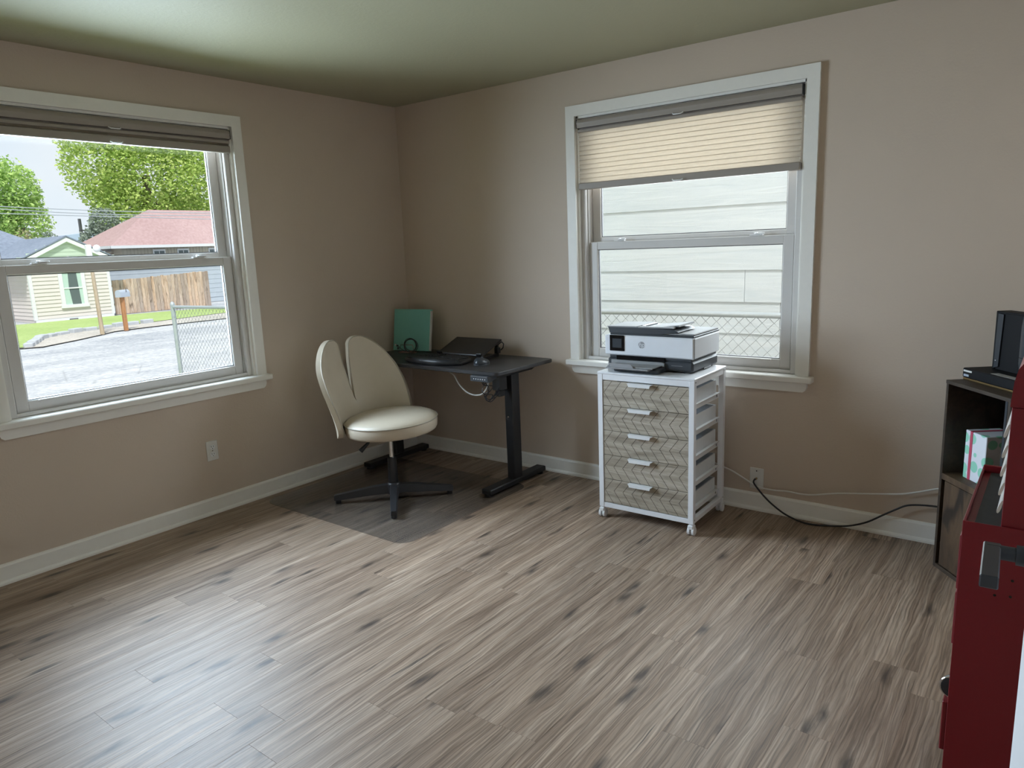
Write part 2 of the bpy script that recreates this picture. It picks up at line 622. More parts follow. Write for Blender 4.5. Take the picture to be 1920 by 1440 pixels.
M['outlet'] = plain('outlet_white', (0.72, 0.70, 0.66), 0.4, var=0.02)
M['brass'] = plain('brass', (0.45, 0.33, 0.16), 0.3, metal=1.0)
M['cordw'] = plain('cord_white', (0.74, 0.72, 0.68), 0.5)
M['cordb'] = plain('cord_black', (0.015, 0.014, 0.016), 0.4)
# outdoors
M['asphalt'] = None
def ground_mat(name, c0, c1, scale, bump=0.4):
    n = N(name)
    v = n.coords((1, 1, 1))
    a = n.noise(v, scale, 6, 0.7)
    b = n.noise(v, scale * 0.05, 3)
    c = n.ramp(n.math('ADD', n.math('MULTIPLY', a, 0.7), n.math('MULTIPLY', b, 0.3)), [(0.32, c0), (0.68, c1)])
    n.set(Base_Color=c, Roughness=0.9, Specular_IOR_Level=0.2)
    n.bump(a, bump, 0.02)
    return n.m
def asphalt_mat():
    n = N('asphalt')
    a = n.noise(n.coords((9, 9, 9)), 1, 5, 0.75)
    b = n.noise(n.coords((0.5, 0.16, 1)), 1, 4, 0.6, 0.8)
    c = n.ramp(n.math('ADD', n.math('MULTIPLY', a, 0.55), n.math('MULTIPLY', b, 0.45)), [(0.38, (0.27, 0.29, 0.32)), (0.50, (0.43, 0.44, 0.455)), (0.62, (0.60, 0.60, 0.60))])
    k = n.new('TexVoronoi', feature='DISTANCE_TO_EDGE')
    k.inputs['Scale'].default_value = 1.0
    n.link(n.coords((0.35, 0.22, 1)), k.inputs['Vector'])
    c = n.mixc(n.ramp(k.outputs['Distance'], [(0.001, (0.35, 0.35, 0.35)), (0.005, (0, 0, 0))]), c, (0.20, 0.20, 0.20))
    n.set(Base_Color=c, Roughness=0.9, Specular_IOR_Level=0.2)
    return n.m
M['asphalt'] = asphalt_mat()
M['grass'] = ground_mat('grass', (0.25, 0.35, 0.11), (0.42, 0.52, 0.20), 9)
M['gravel'] = ground_mat('gravel', (0.30, 0.28, 0.25), (0.62, 0.58, 0.52), 14)
M['stone'] = plain('edging_stone', (0.44, 0.46, 0.49), 0.9, var=0.15, scale=6)
M['siding'] = plain('siding_beige', (0.64, 0.585, 0.56), 0.7, var=0.03, scale=3)
M['housew'] = plain('house_trim', (0.72, 0.74, 0.74), 0.6, var=0.02)
M['gable'] = plain('gable_green', (0.52, 0.62, 0.50), 0.7, var=0.03, scale=3)
M['shingle'] = ground_mat('shingle_grey', (0.15, 0.18, 0.235), (0.27, 0.31, 0.38), 7, 0.2)
M['redroof'] = ground_mat('shingle_red', (0.33, 0.215, 0.21), (0.47, 0.335, 0.325), 6, 0.2)
M['tan'] = plain('tan_wall', (0.50, 0.46, 0.37), 0.8, var=0.08, scale=2)
M['greyw'] = plain('grey_wall', (0.42, 0.47, 0.52), 0.8, var=0.1, scale=3)
M['fencew'] = grain_wood('cedar_fence', (0.32, 0.225, 0.16), (0.48, 0.38, 0.30), (0.62, 0.52, 0.44), (7, 7, 1.2), 0.8, knots=True, tone=True)
M['postw'] = grain_wood('post_wood', (0.33, 0.15, 0.06), (0.42, 0.20, 0.085), (0.50, 0.27, 0.13), (9, 9, 1.0), 0.8)
M['stake'] = grain_wood('stake_wood', (0.34, 0.26, 0.16), (0.44, 0.35, 0.24), (0.52, 0.43, 0.31), (9, 9, 1.0), 0.8)
M['poleg'] = plain('pole_grey', (0.16, 0.16, 0.17), 0.9)
M['wire'] = plain('wire_grey', (0.40, 0.43, 0.45), 0.6)
M['galv'] = plain('galvanised', (0.40, 0.44, 0.46), 0.45, metal=0.3, var=0.06)
M['meshw'] = plain('mesh_wire', (0.22, 0.24, 0.25), 0.7, spec=0.2)
M['mailbox'] = plain('mailbox_grey', (0.46, 0.51, 0.58), 0.45, metal=0.2)
M['dwin'] = plain('dark_window', (0.10, 0.13, 0.13), 0.15)
M['curtain'] = plain('curtain_green', (0.46, 0.60, 0.54), 0.9)
M['bark'] = plain('bark', (0.17, 0.14, 0.11), 0.95, var=0.3, scale=6)
M['leaf'] = leaf_mat('leaf_spring', (0.32, 0.48, 0.11), (0.70, 0.80, 0.28))
M['leafb'] = leaf_mat('leaf_light', (0.30, 0.49, 0.13), (0.64, 0.80, 0.30))
M['conifer'] = leaf_mat('leaf_greygreen', (0.18, 0.23, 0.18), (0.36, 0.42, 0.34), 0.2)
M['shrub'] = leaf_mat('leaf_olive', (0.30, 0.32, 0.16), (0.55, 0.50, 0.28), 0.3)
M['whitesiding'] = None
def lap_mat():
    n = N('lap_siding_white')
    a = n.noise(n.coords((1.2, 1, 16), rand=40), 1, 6, 0.6, 1.2)
    c = n.ramp(a, [(0.3, (0.52, 0.57, 0.60)), (0.6, (0.59, 0.63, 0.65))])
    n.set(Base_Color=c, Roughness=0.6)
    n.bump(a, 0.5, 0.006)
    return n.m
M['whitesiding'] = lap_mat()
M['hill'] = plain('hill_blue', (0.36, 0.45, 0.52), 1.0)

# ------------------------------------------------------------------ room shell
W, L, H = 4.0, 4.2, 2.44          # room: x 0..W, y -L..0
T = 0.16                          # wall thickness
WC_B, WC_L = 2.131, -1.944        # window centres (back wall x, left wall y)
HW = 0.647                        # half width of the openings
Z0, Z1 = 0.757, 2.18              # bottom and top of the openings


def wall_with_hole(name, a0, a1, h0, h1, z0, z1, axis):
    g = G()
    def bx(p0, p1, q0, q1):
        if axis == 'back':
            g.box(p0, p1, 0, T, q0, q1)
        elif axis == 'left':
            g.box(-T, 0, p0, p1, q0, q1)
        elif axis == 'right':
            g.box(W, W + T, p0, p1, q0, q1)
    bx(a0, h0, -0.6, H); bx(h1, a1, -0.6, H)
    if z0 > 0.01: bx(h0, h1, -0.6, z0)
    else: bx(h0, h1, -0.6, -0.02)
    bx(h0, h1, z1, H)
    return obj(name, g, M['wall'], smooth=0, kind='structure')


wall_with_hole('wall_back', -T, W + T, WC_B - HW, WC_B + HW, Z0 - 0.033, Z1, 'back')
wall_with_hole('wall_left', -L, 0, WC_L - HW, WC_L + HW, Z0 - 0.033, Z1, 'left')
DY0, DY1 = -3.13, -2.36            # doorway in the right wall
XD = 3.875                         # the wall steps in before the doorway
g = G()
g.box(W, W + T, -2.15, 0, -0.6, H)
g.box(XD, W + T, DY1, -2.15, -0.6, H); g.box(XD, W + T, -L, DY0, -0.6, H)
g.box(XD, W + T, DY0, DY1, 2.05, H); g.box(XD, W + T, DY0, DY1, -0.6, -0.02)
obj('wall_right', g, M['wall'], smooth=0, kind='structure')
obj('wall_front', G().box(-T, W + T, -L - T, -L, -0.6, H), M['wall'], smooth=0, kind='structure')
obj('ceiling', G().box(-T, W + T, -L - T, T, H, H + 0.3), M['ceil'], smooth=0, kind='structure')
# small hall behind the doorway
g = G()
g.box(W + T, W + 1.5, -3.6, -3.5, -0.02, 2.44); g.box(W + T, W + 1.5, -2.0, -1.9, -0.02, 2.44)
g.box(W + 1.5, W + 1.6, -3.6, -1.9, -0.02, 2.44); g.box(W + T, W + 1.6, -3.6, -1.9, 2.44, 2.54)
g.box(W, W + 1.6, -3.6, -1.9, -0.12, -0.021)
obj('wall_hall', g, M['wall'], smooth=0, kind='structure')

# floor of vinyl planks running along y
floor = obj('floor', G().box(0, W, -L, 0, -0.10, -0.012), M['subfloor'], smooth=0, kind='structure')
rnd = random.Random(4)
PW, PL = 0.143, 1.22
x_first = 3.399 - 24 * PW
row = 0
xs = x_first
cache = {}
while xs < W - 0.005:
    x0, x1 = max(0.0, xs), min(W, xs + PW)
    if x1 - x0 > 0.004:
        known = {23: -0.488, 10: -2.908 + PL, 11: -2.38, 22: -1.30 + 0, 21: -1.937, 24: -1.19}
        y_end = known.get(round((xs - x_first) / PW), -rnd.random() * PL)
        while y_end < 0: y_end += PL
        y_hi = y_end
        while y_hi > -L:
            y_lo = y_hi - PL
            a, b = max(y_lo, -L), min(y_hi, 0.0)
            if b - a > 0.03:
                key = (round(x1 - x0, 4), round(b - a, 3))
                if key not in cache:
                    hx, hy = (x1 - x0) / 2 - 0.0001, (b - a) / 2 - 0.0001
                    o = obj('plank', G().box(-hx, hx, -hy, hy, -0.012, 0, 0.0004), M['floor'], floor, smooth=0)
                    cache[key] = o.data
                else:
                    o = bpy.data.objects.new('plank', cache[key])
                    COL.objects.link(o)
                    o.parent = floor
                o.location = ((x0 + x1) / 2, (a + b) / 2, 0)
            y_hi = y_lo
    xs += PW
    row += 1


def baseboard(name, p0, p1, inward):
    """p0->p1 along the wall, profile grows along `inward`"""
    prof = [(0, 0), (0.022, 0), (0.022, 0.010), (0.018, 0.018), (0.0135, 0.021), (0.0135, 0.086), (0.010, 0.093), (0.004, 0.097), (0, 0.097)]
    g = G()
    vs = []
    for p in (p0, p1):
        for d, z in prof:
            vs.append((p[0] + inward[0] * d, p[1] + inward[1] * d, z))
    n = len(prof)
    fs = [(i, (i + 1) % n, n + (i + 1) % n, n + i) for i in range(n)] + [tuple(range(n))[::-1], tuple(range(n, 2 * n))]
    g.add(vs, fs)
    return obj(name, g, M['trim'], smooth=0, kind='structure')


baseboard('baseboard_left', (0, -L), (0, 0), (1, 0))
baseboard('baseboard_back', (0, 0), (W, 0), (0, -1))
baseboard('baseboard_right', (W, 0), (W, -2.15), (-1, 0))
baseboard('baseboard_front', (0, -L), (W, -L), (0, 1))
g = G()
g.box(XD - 0.012, XD, DY1, DY1 + 0.06, 0, 2.11, 0.003); g.box(XD - 0.012, XD, DY0 - 0.06, DY0, 0, 2.11, 0.003)
g.box(XD - 0.012, XD, DY0, DY1, 2.05, 2.11, 0.003)
obj('trim_1', g, M['trim'], smooth=0, kind='structure')

# ------------------------------------------------------------------ windows
def window(n, loc, rotz):
    w = thing('window_%d' % n, None, None, loc, rotz, kind='structure')
    tr, vi = M['trim'], M['vinyl']
    o, i = 0.707, HW
    # mitred casing
    def slab(poly):
        g = G(); g.prism(poly, -0.020, 0.0, 'y')
        return obj('casing', g, tr, w, smooth=0)
    slab([(-o, Z0), (-i, Z0), (-i, Z1), (-o, 2.24)])
    slab([(i, Z0), (o, Z0), (o, 2.24), (i, Z1)])
    slab([(-i, Z1), (i, Z1), (o, 2.24), (-o, 2.24)])
    obj('window_sill', G().box(-0.728, 0.728, -0.052, 0.03, Z0 - 0.033, Z0, 0.005), tr, w, smooth=0)
    ap = [(-0.700, 0.724), (0.700, 0.724), (0.700, 0.700), (0.694, 0.685), (0.680, 0.674), (-0.680, 0.674), (-0.694, 0.685), (-0.700, 0.700)]
    obj('apron', G().prism(ap, -0.019, 0, 'y'), tr, w, smooth=0)
    # jamb lining, stops and vinyl frame, each side its own board
    for s in (-1, 1):
        obj('jamb', G().box(min(s * i, s * (i - 0.012)), max(s * i, s * (i - 0.012)), 0, T + 0.02, Z0, Z1), tr, w, smooth=0)
        a, b = sorted((s * (i - 0.012), s * 0.604))
        obj('stop', G().box(a, b, 0.018, 0.042, Z0, Z1 - 0.012, 0.003), vi, w, smooth=0)
        a, b = sorted((s * (i - 0.012), s * 0.598))
        obj('frame_side', G().box(a, b, 0.042, 0.090, Z0, Z1 - 0.012).box(*sorted((s * (i - 0.012), s * 0.593)), 0.122, 0.150, Z0, Z1 - 0.012), vi, w, smooth=0)
    obj('head_jamb', G().box(-i, i, 0, T + 0.02, Z1 - 0.012, Z1), tr, w, smooth=0)
    obj('stop', G().box(-i + 0.012, i - 0.012, 0.018, 0.042, Z1 - 0.030, Z1 - 0.012, 0.003), vi, w, smooth=0)
    obj('frame_sill', G().box(-i + 0.012, i - 0.012, 0.03, 0.150, Z0 - 0.03, 0.770, 0.004).box(-i + .012, i - .012, 0.022, 0.034, Z0, 0.777, .004), vi, w, smooth=0)
    # sashes
    def sash(d0, d1, zb, zt, rb, rt, st=0.056):
        a = 0.597
        g = G()
        g.box(-a, -a + st, d0, d1, zb, zt, 0.004); g.box(a - st, a, d0, d1, zb, zt, 0.004)
        g.box(-a + st - .004, a - st + .004, d0 + .001, d1, zb, zb + rb, 0.004); g.box(-a + st - .004, a - st + .004, d0 + .001, d1, zt - rt, zt, 0.004)
        s = obj('sash', g, vi, w, smooth=0)
        dm = (d0 + d1) / 2
        # dark glazing gasket and the pane
        gg = G()
        x, z_0, z_1, q = a - st, zb + rb, zt - rt, 0.004
        gg.box(-x, -x + q, dm - .006, dm + .006, z_0, z_1); gg.box(x - q, x, dm - .006, dm + .006, z_0, z_1)
        gg.box(-x + q, x - q, dm - .006, dm + .006, z_0, z_0 + q); gg.box(-x + q, x - q, dm - .006, dm + .006, z_1 - q, z_1)
        obj('gasket', gg, M['grey'], s, smooth=0)
        obj('pane', G().add([(-x, dm, z_0), (x, dm, z_0), (x, dm, z_1), (-x, dm, z_1)], [(0, 1, 2, 3)]), M['glass'], s, smooth=0)
        return s
    s = sash(0.045, 0.080, 0.772, 1.463, 0.055, 0.046)
    # lift lip along the bottom rail and two cam locks on the meeting rail
    obj('lift_rail', G().box(-0.50, 0.50, 0.034, 0.046, 0.818, 0.826, .002), vi, s, smooth=0)
    for u in (-0.40, 0.40):
        k = G().box(u - 0.034, u + 0.034, 0.048, 0.074, 1.463, 1.469, .002)
        k.box(u - 0.005, u + 0.045, 0.044, 0.056, 1.469, 1.477, .003)
        k.lathe([(0.010, 0), (0.010, 0.010), (0.006, 0.013)], 12, Matrix.Translation((u, 0.06, 1.467)))
        obj('sash_lock', k, M['clear'], s, smooth=30)
    sash(0.086, 0.120, 1.440, Z1 - 0.014, 0.050, 0.045)
    return w


window(1, (WC_B, 0, 0), 0)
window(2, (0, WC_L, 0), R(90))


def shade(name, label, loc, rotz, z_fab0, z_rail):
    """cellular shade: head rail, moving rail, pleated cells, bottom rail, clear handles"""
    s = thing(name, label, 'window shade', loc, rotz, 'cellular shades in the windows')
    hw = 0.628
    prof = [(-0.022, 2.112), (0.016, 2.112), (0.016, 2.158), (-0.018, 2.158), (-0.024, 2.150), (-0.026, 2.138), (-0.023, 2.130), (-0.024, 2.120)]
    obj('head_rail', G().prism([(a, b) for a, b in prof], -hw, hw, 'x').box(-hw, hw, 0.004, 0.014, 2.098, 2.113), M['rail'], s, smooth=30)  # low rear box is an added flange, blocks light so the gap stays dark
    for e in (-1, 1):
        obj('end_cap', G().box(*sorted((e * hw, e * (hw + 0.004))), -0.026, 0.016, 2.110, 2.160, .002), M['slate'], s, smooth=0)
    obj('moving_rail', G().box(-hw, hw, -0.018, 0.003, 2.086, 2.104, .003), M['rail'], s, smooth=0)
    n = 11
    top, bot = 2.089, z_fab0
    dz = (top - bot) / n
    xs_ = (-hw + 0.004, hw - 0.004)
    fab = G()
    for side in (-1, 1):
        pr = []
        for i in range(n):
            z = top - i * dz
            pr += [(side * 0.001, z), (side * 0.0075, z - dz * 0.34), (side * 0.009, z - dz * 0.5), (side * 0.0075, z - dz * 0.66)]
        pr.append((side * 0.001, bot))
        vs = [(x, -0.002 + d, z) for x in xs_ for d, z in pr]
        m = len(pr)
        fs = [(k, k + 1, m + k + 1, m + k) for k in range(m - 1)]
        fab.add(vs, fs)
    obj('pleated_fabric', fab, M['shade'], s, smooth=30)
    if top - bot > 0.1:
        sm = G()
        for i in range(1, n):
            sm.box(xs_[0], xs_[1], -0.0085, 0.004, top - i * dz - 0.0011, top - i * dz + 0.0011)
        obj('cell_seam', sm, M['seam'], s, smooth=0, kind='stuff')
    obj('bottom_rail', G().box(-hw, hw, -0.018, 0.014, z_rail, z_fab0 + 0.001, .004), M['rail'], s, smooth=0)
    for z in (2.106, z_rail + 0.004):
        h = G().tube([(-0.03, -0.026, z + 0.006), (-0.02, -0.034, z), (0.02, -0.034, z), (0.03, -0.026, z + 0.006)], 0.0035, 8)
        obj('handle', h, M['clear'], s, smooth=60)
    return s


shade('cellular_shade', 'cream pleated shade half lowered over the window behind the printer', (WC_B, 0, 0), 0, 1.803, 1.766)
shade('cellular_shade', 'taupe pleated shade fully raised at the window facing the street', (0, WC_L, 0), R(90), 2.074, 2.036)

# ------------------------------------------------------------------ outlets and cords
def duplex(loc, rotz):
    o = thing('electrical_outlet', 'white duplex outlet on the wall below the street window', 'outlet', loc, rotz)
    obj('cover_plate', G().box(-0.035, 0.035, -0.006, 0, -0.058, 0.058, .003), M['outlet'], o, smooth=0)
    for dz in (0.0215, -0.0215):
        f = G().prism([(0.0165 * cos(t) * 1.02, dz + 0.0145 * max(-0.9, min(0.9, sin(t)))) for t in [i * pi / 8 for i in range(16)]], -0.0085, -0.005, 'y')
        r = obj('receptacle', f, M['white'], o, smooth=30)
        for sx in (-0.0064, 0.0064):
            obj('slot', G().box(sx - 0.0012, sx + 0.0012, -0.0092, -0.0084, dz - 0.001, dz + 0.0075), M['groove'], r, smooth=0)
        obj('slot', G().cyl((0, -0.0092, dz - 0.008), (0, -0.0084, dz - 0.008), 0.0025, n=8), M['groove'], r, smooth=0)
    obj('screw', G().cyl((0, -0.0075, 0), (0, -0.005, 0), 0.003, n=10), M['chrome'], o)
    return o


duplex((0, -1.632, 0.371), R(90))
o = thing('cable_wall_plate', 'white cable jack plate on wall right of the drawer cart', 'wall plate', (2.587, 0, 0.178), 0)
obj('cover_plate', G().box(-0.037, 0.037, -0.006, 0, -0.058, 0.058, .003), M['outlet'], o, smooth=0)
for dz in (0.042, -0.042):
    obj('screw', G().cyl((0, -0.008, dz), (0, -0.005, dz), 0.0035, n=10), M['groove'], o)
obj('jack', G().cyl((0, -0.016, 0), (0, -0.005, 0), 0.0065, n=6).cyl((0, -0.024, 0), (0, -0.016, 0), 0.0045, n=10), M['brass'], o)


def smooth_path(pts, k=6):
    P = [Vector(p) for p in pts]
    out = []
    for i in range(len(P) - 1):
        a, b, c, d = P[max(i - 1, 0)], P[i], P[i + 1], P[min(i + 2, len(P) - 1)]
        for j in range(k):
            t = j / k
            out.append(0.5 * ((2 * b) + (c - a) * t + (2 * a - 5 * b + 4 * c - d) * t * t + (3 * b - a - 3 * c + d) * t ** 3))
    out.append(P[-1])
    return out


def cord(name, label, pts, r, mat, n=7):
    base = Vector(pts[0])
    g = G().tube([p - base for p in smooth_path(pts)], r, n)
    return tag(obj(name, g, mat, None, loc=base, smooth=60), label, 'cord')


cord('power_cord', 'white cord strung along the wall behind the drawer cart', [(2.20, -0.03, 0.245), (2.30, -0.03, 0.243), (2.362, -0.03, 0.236), (2.423, -0.03, 0.218), (2.468, -0.03, 0.204), (2.542, -0.03, 0.168), (2.601, -0.032, 0.142), (2.686, -0.03, 0.137), (2.754, -0.03, 0.143), (2.822, -0.03, 0.141), (2.888, -0.03, 0.148), (3.002, -0.03, 0.177), (3.171, -0.03, 0.206), (3.286, -0.03, 0.227), (3.363, -0.03, 0.252), (3.431, -0.03, 0.278), (3.56, -0.03, 0.31)], 0.0042, M['cordw'])
cord('coaxial_cable', 'black cable sagging from the wall jack down to the floor', [(2.587, -0.026, 0.178), (2.590, -0.040, 0.184), (2.585, -0.046, 0.169), (2.598, -0.042, 0.145), (2.640, -0.040, 0.098), (2.689, -0.036, 0.055), (2.765, -0.052, 0.020), (2.867, -0.077, 0.006), (2.965, -0.058, 0.007), (3.062, -0.044, 0.022), (3.145, -0.040, 0.058), (3.213, -0.040, 0.108), (3.269, -0.040, 0.149), (3.313, -0.040, 0.177), (3.368, -0.040, 0.190), (3.437, -0.040, 0.196), (3.56, -0.04, 0.20)], 0.0046, M['cordb'])

# ------------------------------------------------------------------ chair mat
g = G()
def round_rect(x0, x1, y0, y1, r, n=6):
    out = []
    for cx, cy, a in ((x1 - r, y0 + r, -90), (x1 - r, y1 - r, 0), (x0 + r, y1 - r, 90), (x0 + r, y0 + r, 180)):
        for i in range(n + 1):
            t = R(a + 90 * i / n)
            out.append((cx + r * cos(t), cy + r * sin(t)))
    return out
g.prism([(x - 0.69, y + 0.86) for x, y in round_rect(0.085, 1.295, -1.392, -0.325, 0.085)], 0.0008, 0.0035)
tag(obj('chair_mat', g, M['mat'], None, loc=(0.69, -0.86, 0), smooth=30), 'clear plastic chair mat lying on the wood floor in the corner', 'floor mat')

# ------------------------------------------------------------------ standing desk
DT = 0.757
d = thing('standing_desk', 'black height adjustable desk with T shaped legs in the room corner', 'desk', (0, 0, 0))
X0, X1, Y0, Y1 = 0.025, 1.312, -0.616, -0.045
top = round_rect(X0, X1, Y0, Y1, 0.03, 5)
g = G()
def inset(poly, q):
    cx, cy = (X0 + X1) / 2, (Y0 + Y1) / 2
    return [(x + (q if x < cx else -q), y + (q if y < cy else -q)) for x, y in poly]
lo, hi = inset(top, 0.003), inset(top, 0.003)
vs = [(x, y, DT - 0.022) for x, y in lo] + [(x, y, DT - 0.019) for x, y in top] + [(x, y, DT - 0.003) for x, y in top] + [(x, y, DT) for x, y in hi]
n_ = len(top)
fs = [tuple(range(n_ - 1, -1, -1)), tuple(range(3 * n_, 4 * n_))]
for k in range(3):
    fs += [(k * n_ + i, k * n_ + (i + 1) % n_, (k + 1) * n_ + (i + 1) % n_, (k + 1) * n_ + i) for i in range(n_)]
obj('tabletop', g.add(vs, fs), M['desk'], d, smooth=35)
LX = (0.150, 1.200)
for lx in LX:
    ft = obj('foot', G().box(lx - 0.036, lx + 0.036, -0.628, -0.058, 0.016, 0.048, .005), M['black'], d, smooth=0)
    for y in (-0.60, -0.086):
        obj('pad', G().lathe([(0.026, 0), (0.026, 0.012), (0.012, 0.016)], 14, Matrix.Translation((lx, y, 0.0036 if lx < 1.2 or y < -.4 else 0))), M['blackp'], ft, smooth=30)
    obj('leg', G().box(lx - 0.030, lx + 0.030, -0.378, -0.303, 0.048, 0.705, .003), M['black'], d, smooth=0)
    obj('screw', G().cyl((lx + 0.005 if lx < 1 else lx - 0.006, -0.3795, 0.438), (lx + 0.005 if lx < 1 else lx - 0.006, -0.377, 0.438), 0.006, n=12), M['chrome'], d)
    b = G().prism([(-0.58, 0.735), (-0.10, 0.735), (-0.10, 0.722), (-0.16, 0.700), (-0.50, 0.700), (-0.58, 0.722)], lx - 0.025, lx + 0.025, 'x')
    obj('bracket', b, M['black'], d, smooth=0)
for y in (-0.42, -0.27):
    obj('crossbeam', G().box(LX[0], LX[1], y - 0.015, y + 0.015, 0.70, 0.733, .002), M['black'], d, smooth=0)
obj('motor', G().box(1.150, 1.215, -0.470, -0.400, 0.615, 0.700, .006).box(1.165, 1.205, -0.462, -0.41, 0.578, 0.618, .006), M['blackp'], d, smooth=0)
cp = obj('control_panel', G().prism([(-0.640, 0.735), (-0.560, 0.735), (-0.560, 0.715), (-0.625, 0.698), (-0.640, 0.703)], 1.132, 1.262, 'x'), M['slate'], d, smooth=0)
obj('panel_rim', G().box(1.134, 1.260, -0.6425, -0.640, 0.727, 0.734, .001), M['grey'], cp, smooth=0)
for i in range(6):
    x = 1.158 + i * 0.0165
    obj('button', G().box(x - 0.0028, x + 0.0028, -0.6418, -0.6398, 0.714, 0.7195, .0006), M['white'], cp, smooth=0)
c = cord('power_cord', 'white cable looping below the desk edge', [(0.80, -0.50, 0.729), (0.863, -0.50, 0.700), (0.88, -0.50, 0.690), (0.90, -0.50, 0.660), (0.92, -0.50, 0.634), (0.965, -0.50, 0.600), (1.016, -0.50, 0.583), (1.070, -0.50, 0.585), (1.105, -0.50, 0.600), (1.140, -0.50, 0.640), (1.150, -0.50, 0.680), (1.152, -0.50, 0.696)], 0.0045, M['cordw'])
rr = random.Random(9)
for k in range(4):
    pts = [(1.155 + 0.012 * k, -0.58, 0.712)]
    for j in range(5):
        pts.append((1.165 + rr.uniform(-.012, .05), -0.55 + rr.uniform(-.03, .05), 0.70 - 0.025 * (j + 1) + rr.uniform(-.012, .012)))
    pts += [(1.205, -0.47, 0.60 + 0.012 * k), (1.190, -0.44, 0.66)]
    obj('wiring', G().tube(smooth_path(pts, 5), 0.0025, 6), M['cordb'], d, smooth=60)

# ------------------------------------------------------------------ things on the desk
bw, bh, lean = 0.305, 0.292, R(9.5)
b = thing('binder', 'mint green binder leaning upright in the corner of the desk', 'binder', (0.045, -0.215, DT + 0.0055), R(9.5))
Mx = Matrix.Rotation(-lean, 4, 'X')
g1 = G().box(0, bw, 0, 0.003, 0, bh, .001, Mx); obj('cover', g1, M['mint'], b, smooth=0)
obj('cover', G().box(0, bw, 0.026, 0.029, 0, bh, .001, Mx), M['mint'], b, smooth=0)
obj('spine', G().box(-0.002, 0.002, 0, 0.029, 0, bh, .001, Mx), M['mint'], b, smooth=0)
obj('pages', G().box(0.004, bw + 0.004, 0.004, 0.025, 0.004, bh - 0.012, 0, Mx), M['paper'], b, smooth=0)

h = thing('card_holder', 'small rose gold wire holder in front of the mint binder', 'holder', (0.225, -0.262, DT), R(20))
fr = [(-0.062, 0, 0.002), (0.062, 0, 0.002), (0.045, 0.01, 0.056), (-0.045, 0.01, 0.056)]
obj('wire_frame', G().tube(fr, 0.0022, 6, closed=True), M['rose'], h, smooth=60)
obj('wire_base', G().tube([(-0.062, 0, 0.002), (-0.062, 0.045, 0.002), (0.062, 0.045, 0.002), (0.062, 0, 0.002)], 0.0022, 6), M['rose'], h, smooth=60)
pts = []
for i in range(76):
    t = i / 75
    a = -2.2 + t * 2 * pi * 3
    r = 0.047 - 0.006 * sin(a * 0.37)
    pts.append((0.035 + r * cos(a) + 0.004 * sin(3 * t), 0.018 + 0.006 * sin(a * 1.7), 0.052 + r * 0.95 * sin(a)))
pts = [(-0.055, 0.012, 0.050), (-0.045, 0.012, 0.040), (-0.025, 0.014, 0.022), (0.0, 0.016, 0.010)] + pts
c = thing('usb_cable', 'coiled black charging cable resting on the rose gold wire holder', 'cable', (0.225, -0.277, DT + 0.002), R(20))
obj('coil', G().tube(smooth_path(pts, 2), 0.0024, 6), M['cordb'], c, smooth=60)
obj('plug', G().box(-0.066, -0.052, 0.006, 0.016, 0.044, 0.056, .002).box(-0.062, -0.050, 0.006, 0.016, 0.024, 0.040, .002), M['blackp'], c, smooth=0)
obj('connector', G().box(-0.078, -0.066, 0.008, 0.014, 0.052, 0.061, .001), M['chrome'], c, smooth=0)

ls = thing('laptop_stand', 'dark slanted laptop riser plate at the back of the desk', 'laptop stand', (0.757, -0.205, DT), R(1.5))
tilt = math.atan2(0.078, 0.21)
Mp = Matrix.Translation((0, -0.105, 0.022)) @ Matrix.Rotation(tilt, 4, 'X')
obj('plate', G().box(-0.190, 0.190, 0, 0.226, 0, 0.013, .004, Mp), M['stand'], ls, smooth=0)
for x in (-0.165, 0.165):
    obj('support', G().prism([(-0.10, 0), (0.085, 0), (0.085, 0.082), (0.07, 0.082), (0.065, 0.02), (-0.10, 0.012)], x - 0.010, x + 0.010, 'x'), M['blackp'], ls, smooth=0)
    obj('lip', G().box(x - 0.02, x + 0.02, -0.006, 0.004, 0.0, 0.026, .002, Mp), M['blackp'], ls, smooth=0)
obj('hook', G().tube([(0.17, 0.085, 0.075), (0.205, 0.08, 0.098), (0.222, 0.078, 0.085), (0.218, 0.075, 0.060), (0.20, 0.075, 0.045)], 0.004, 6).box(0.155, 0.185, 0.06, 0.095, 0.02, 0.06, .004), M['blackp'], ls, smooth=40)

kb = thing('ergonomic_keyboard', 'black curved ergonomic keyboard with a padded palm rest', 'keyboard', (0.700, -0.428, DT), R(0))
out = []
for i in range(21):
    u = -1 + 2 * i / 20
    out.append((0.245 * u, -0.125 - 0.028 * (1 - u * u) + 0.05 * abs(u) ** 3))
for i in range(21):
    u = 1 - 2 * i / 20
    out.append((0.215 * u, 0.095 - 0.035 * u * u))
def slab_dome(poly, z0, z1, f, q=0.012):
    n = len(poly)
    cx = sum(p[0] for p in poly) / n; cy = sum(p[1] for p in poly) / n
    def sh(k): return [(cx + (x - cx) * k, cy + (y - cy) * k) for x, y in poly]
    g = G(); vs = []
    for k, z in ((0.985, z0), (1.0, z0 + 0.004), (1.0, z1 - q * .6), (0.97, z1)):
        vs += [(x, y, z + (f(x, y) if z > z0 + .005 else 0)) for x, y in sh(k)]
    fs = [tuple(range(n - 1, -1, -1)), tuple(range(3 * n, 4 * n))]
    for k in range(3):
        fs += [(k * n + i, k * n + (i + 1) % n, (k + 1) * n + (i + 1) % n, (k + 1) * n + i) for i in range(n)]
    return g.add(vs, fs)
obj('body', slab_dome(out, 0.002, 0.020, lambda x, y: 0.010 * (1 - (x / 0.25) ** 2)), M['blackp'], kb, smooth=40)
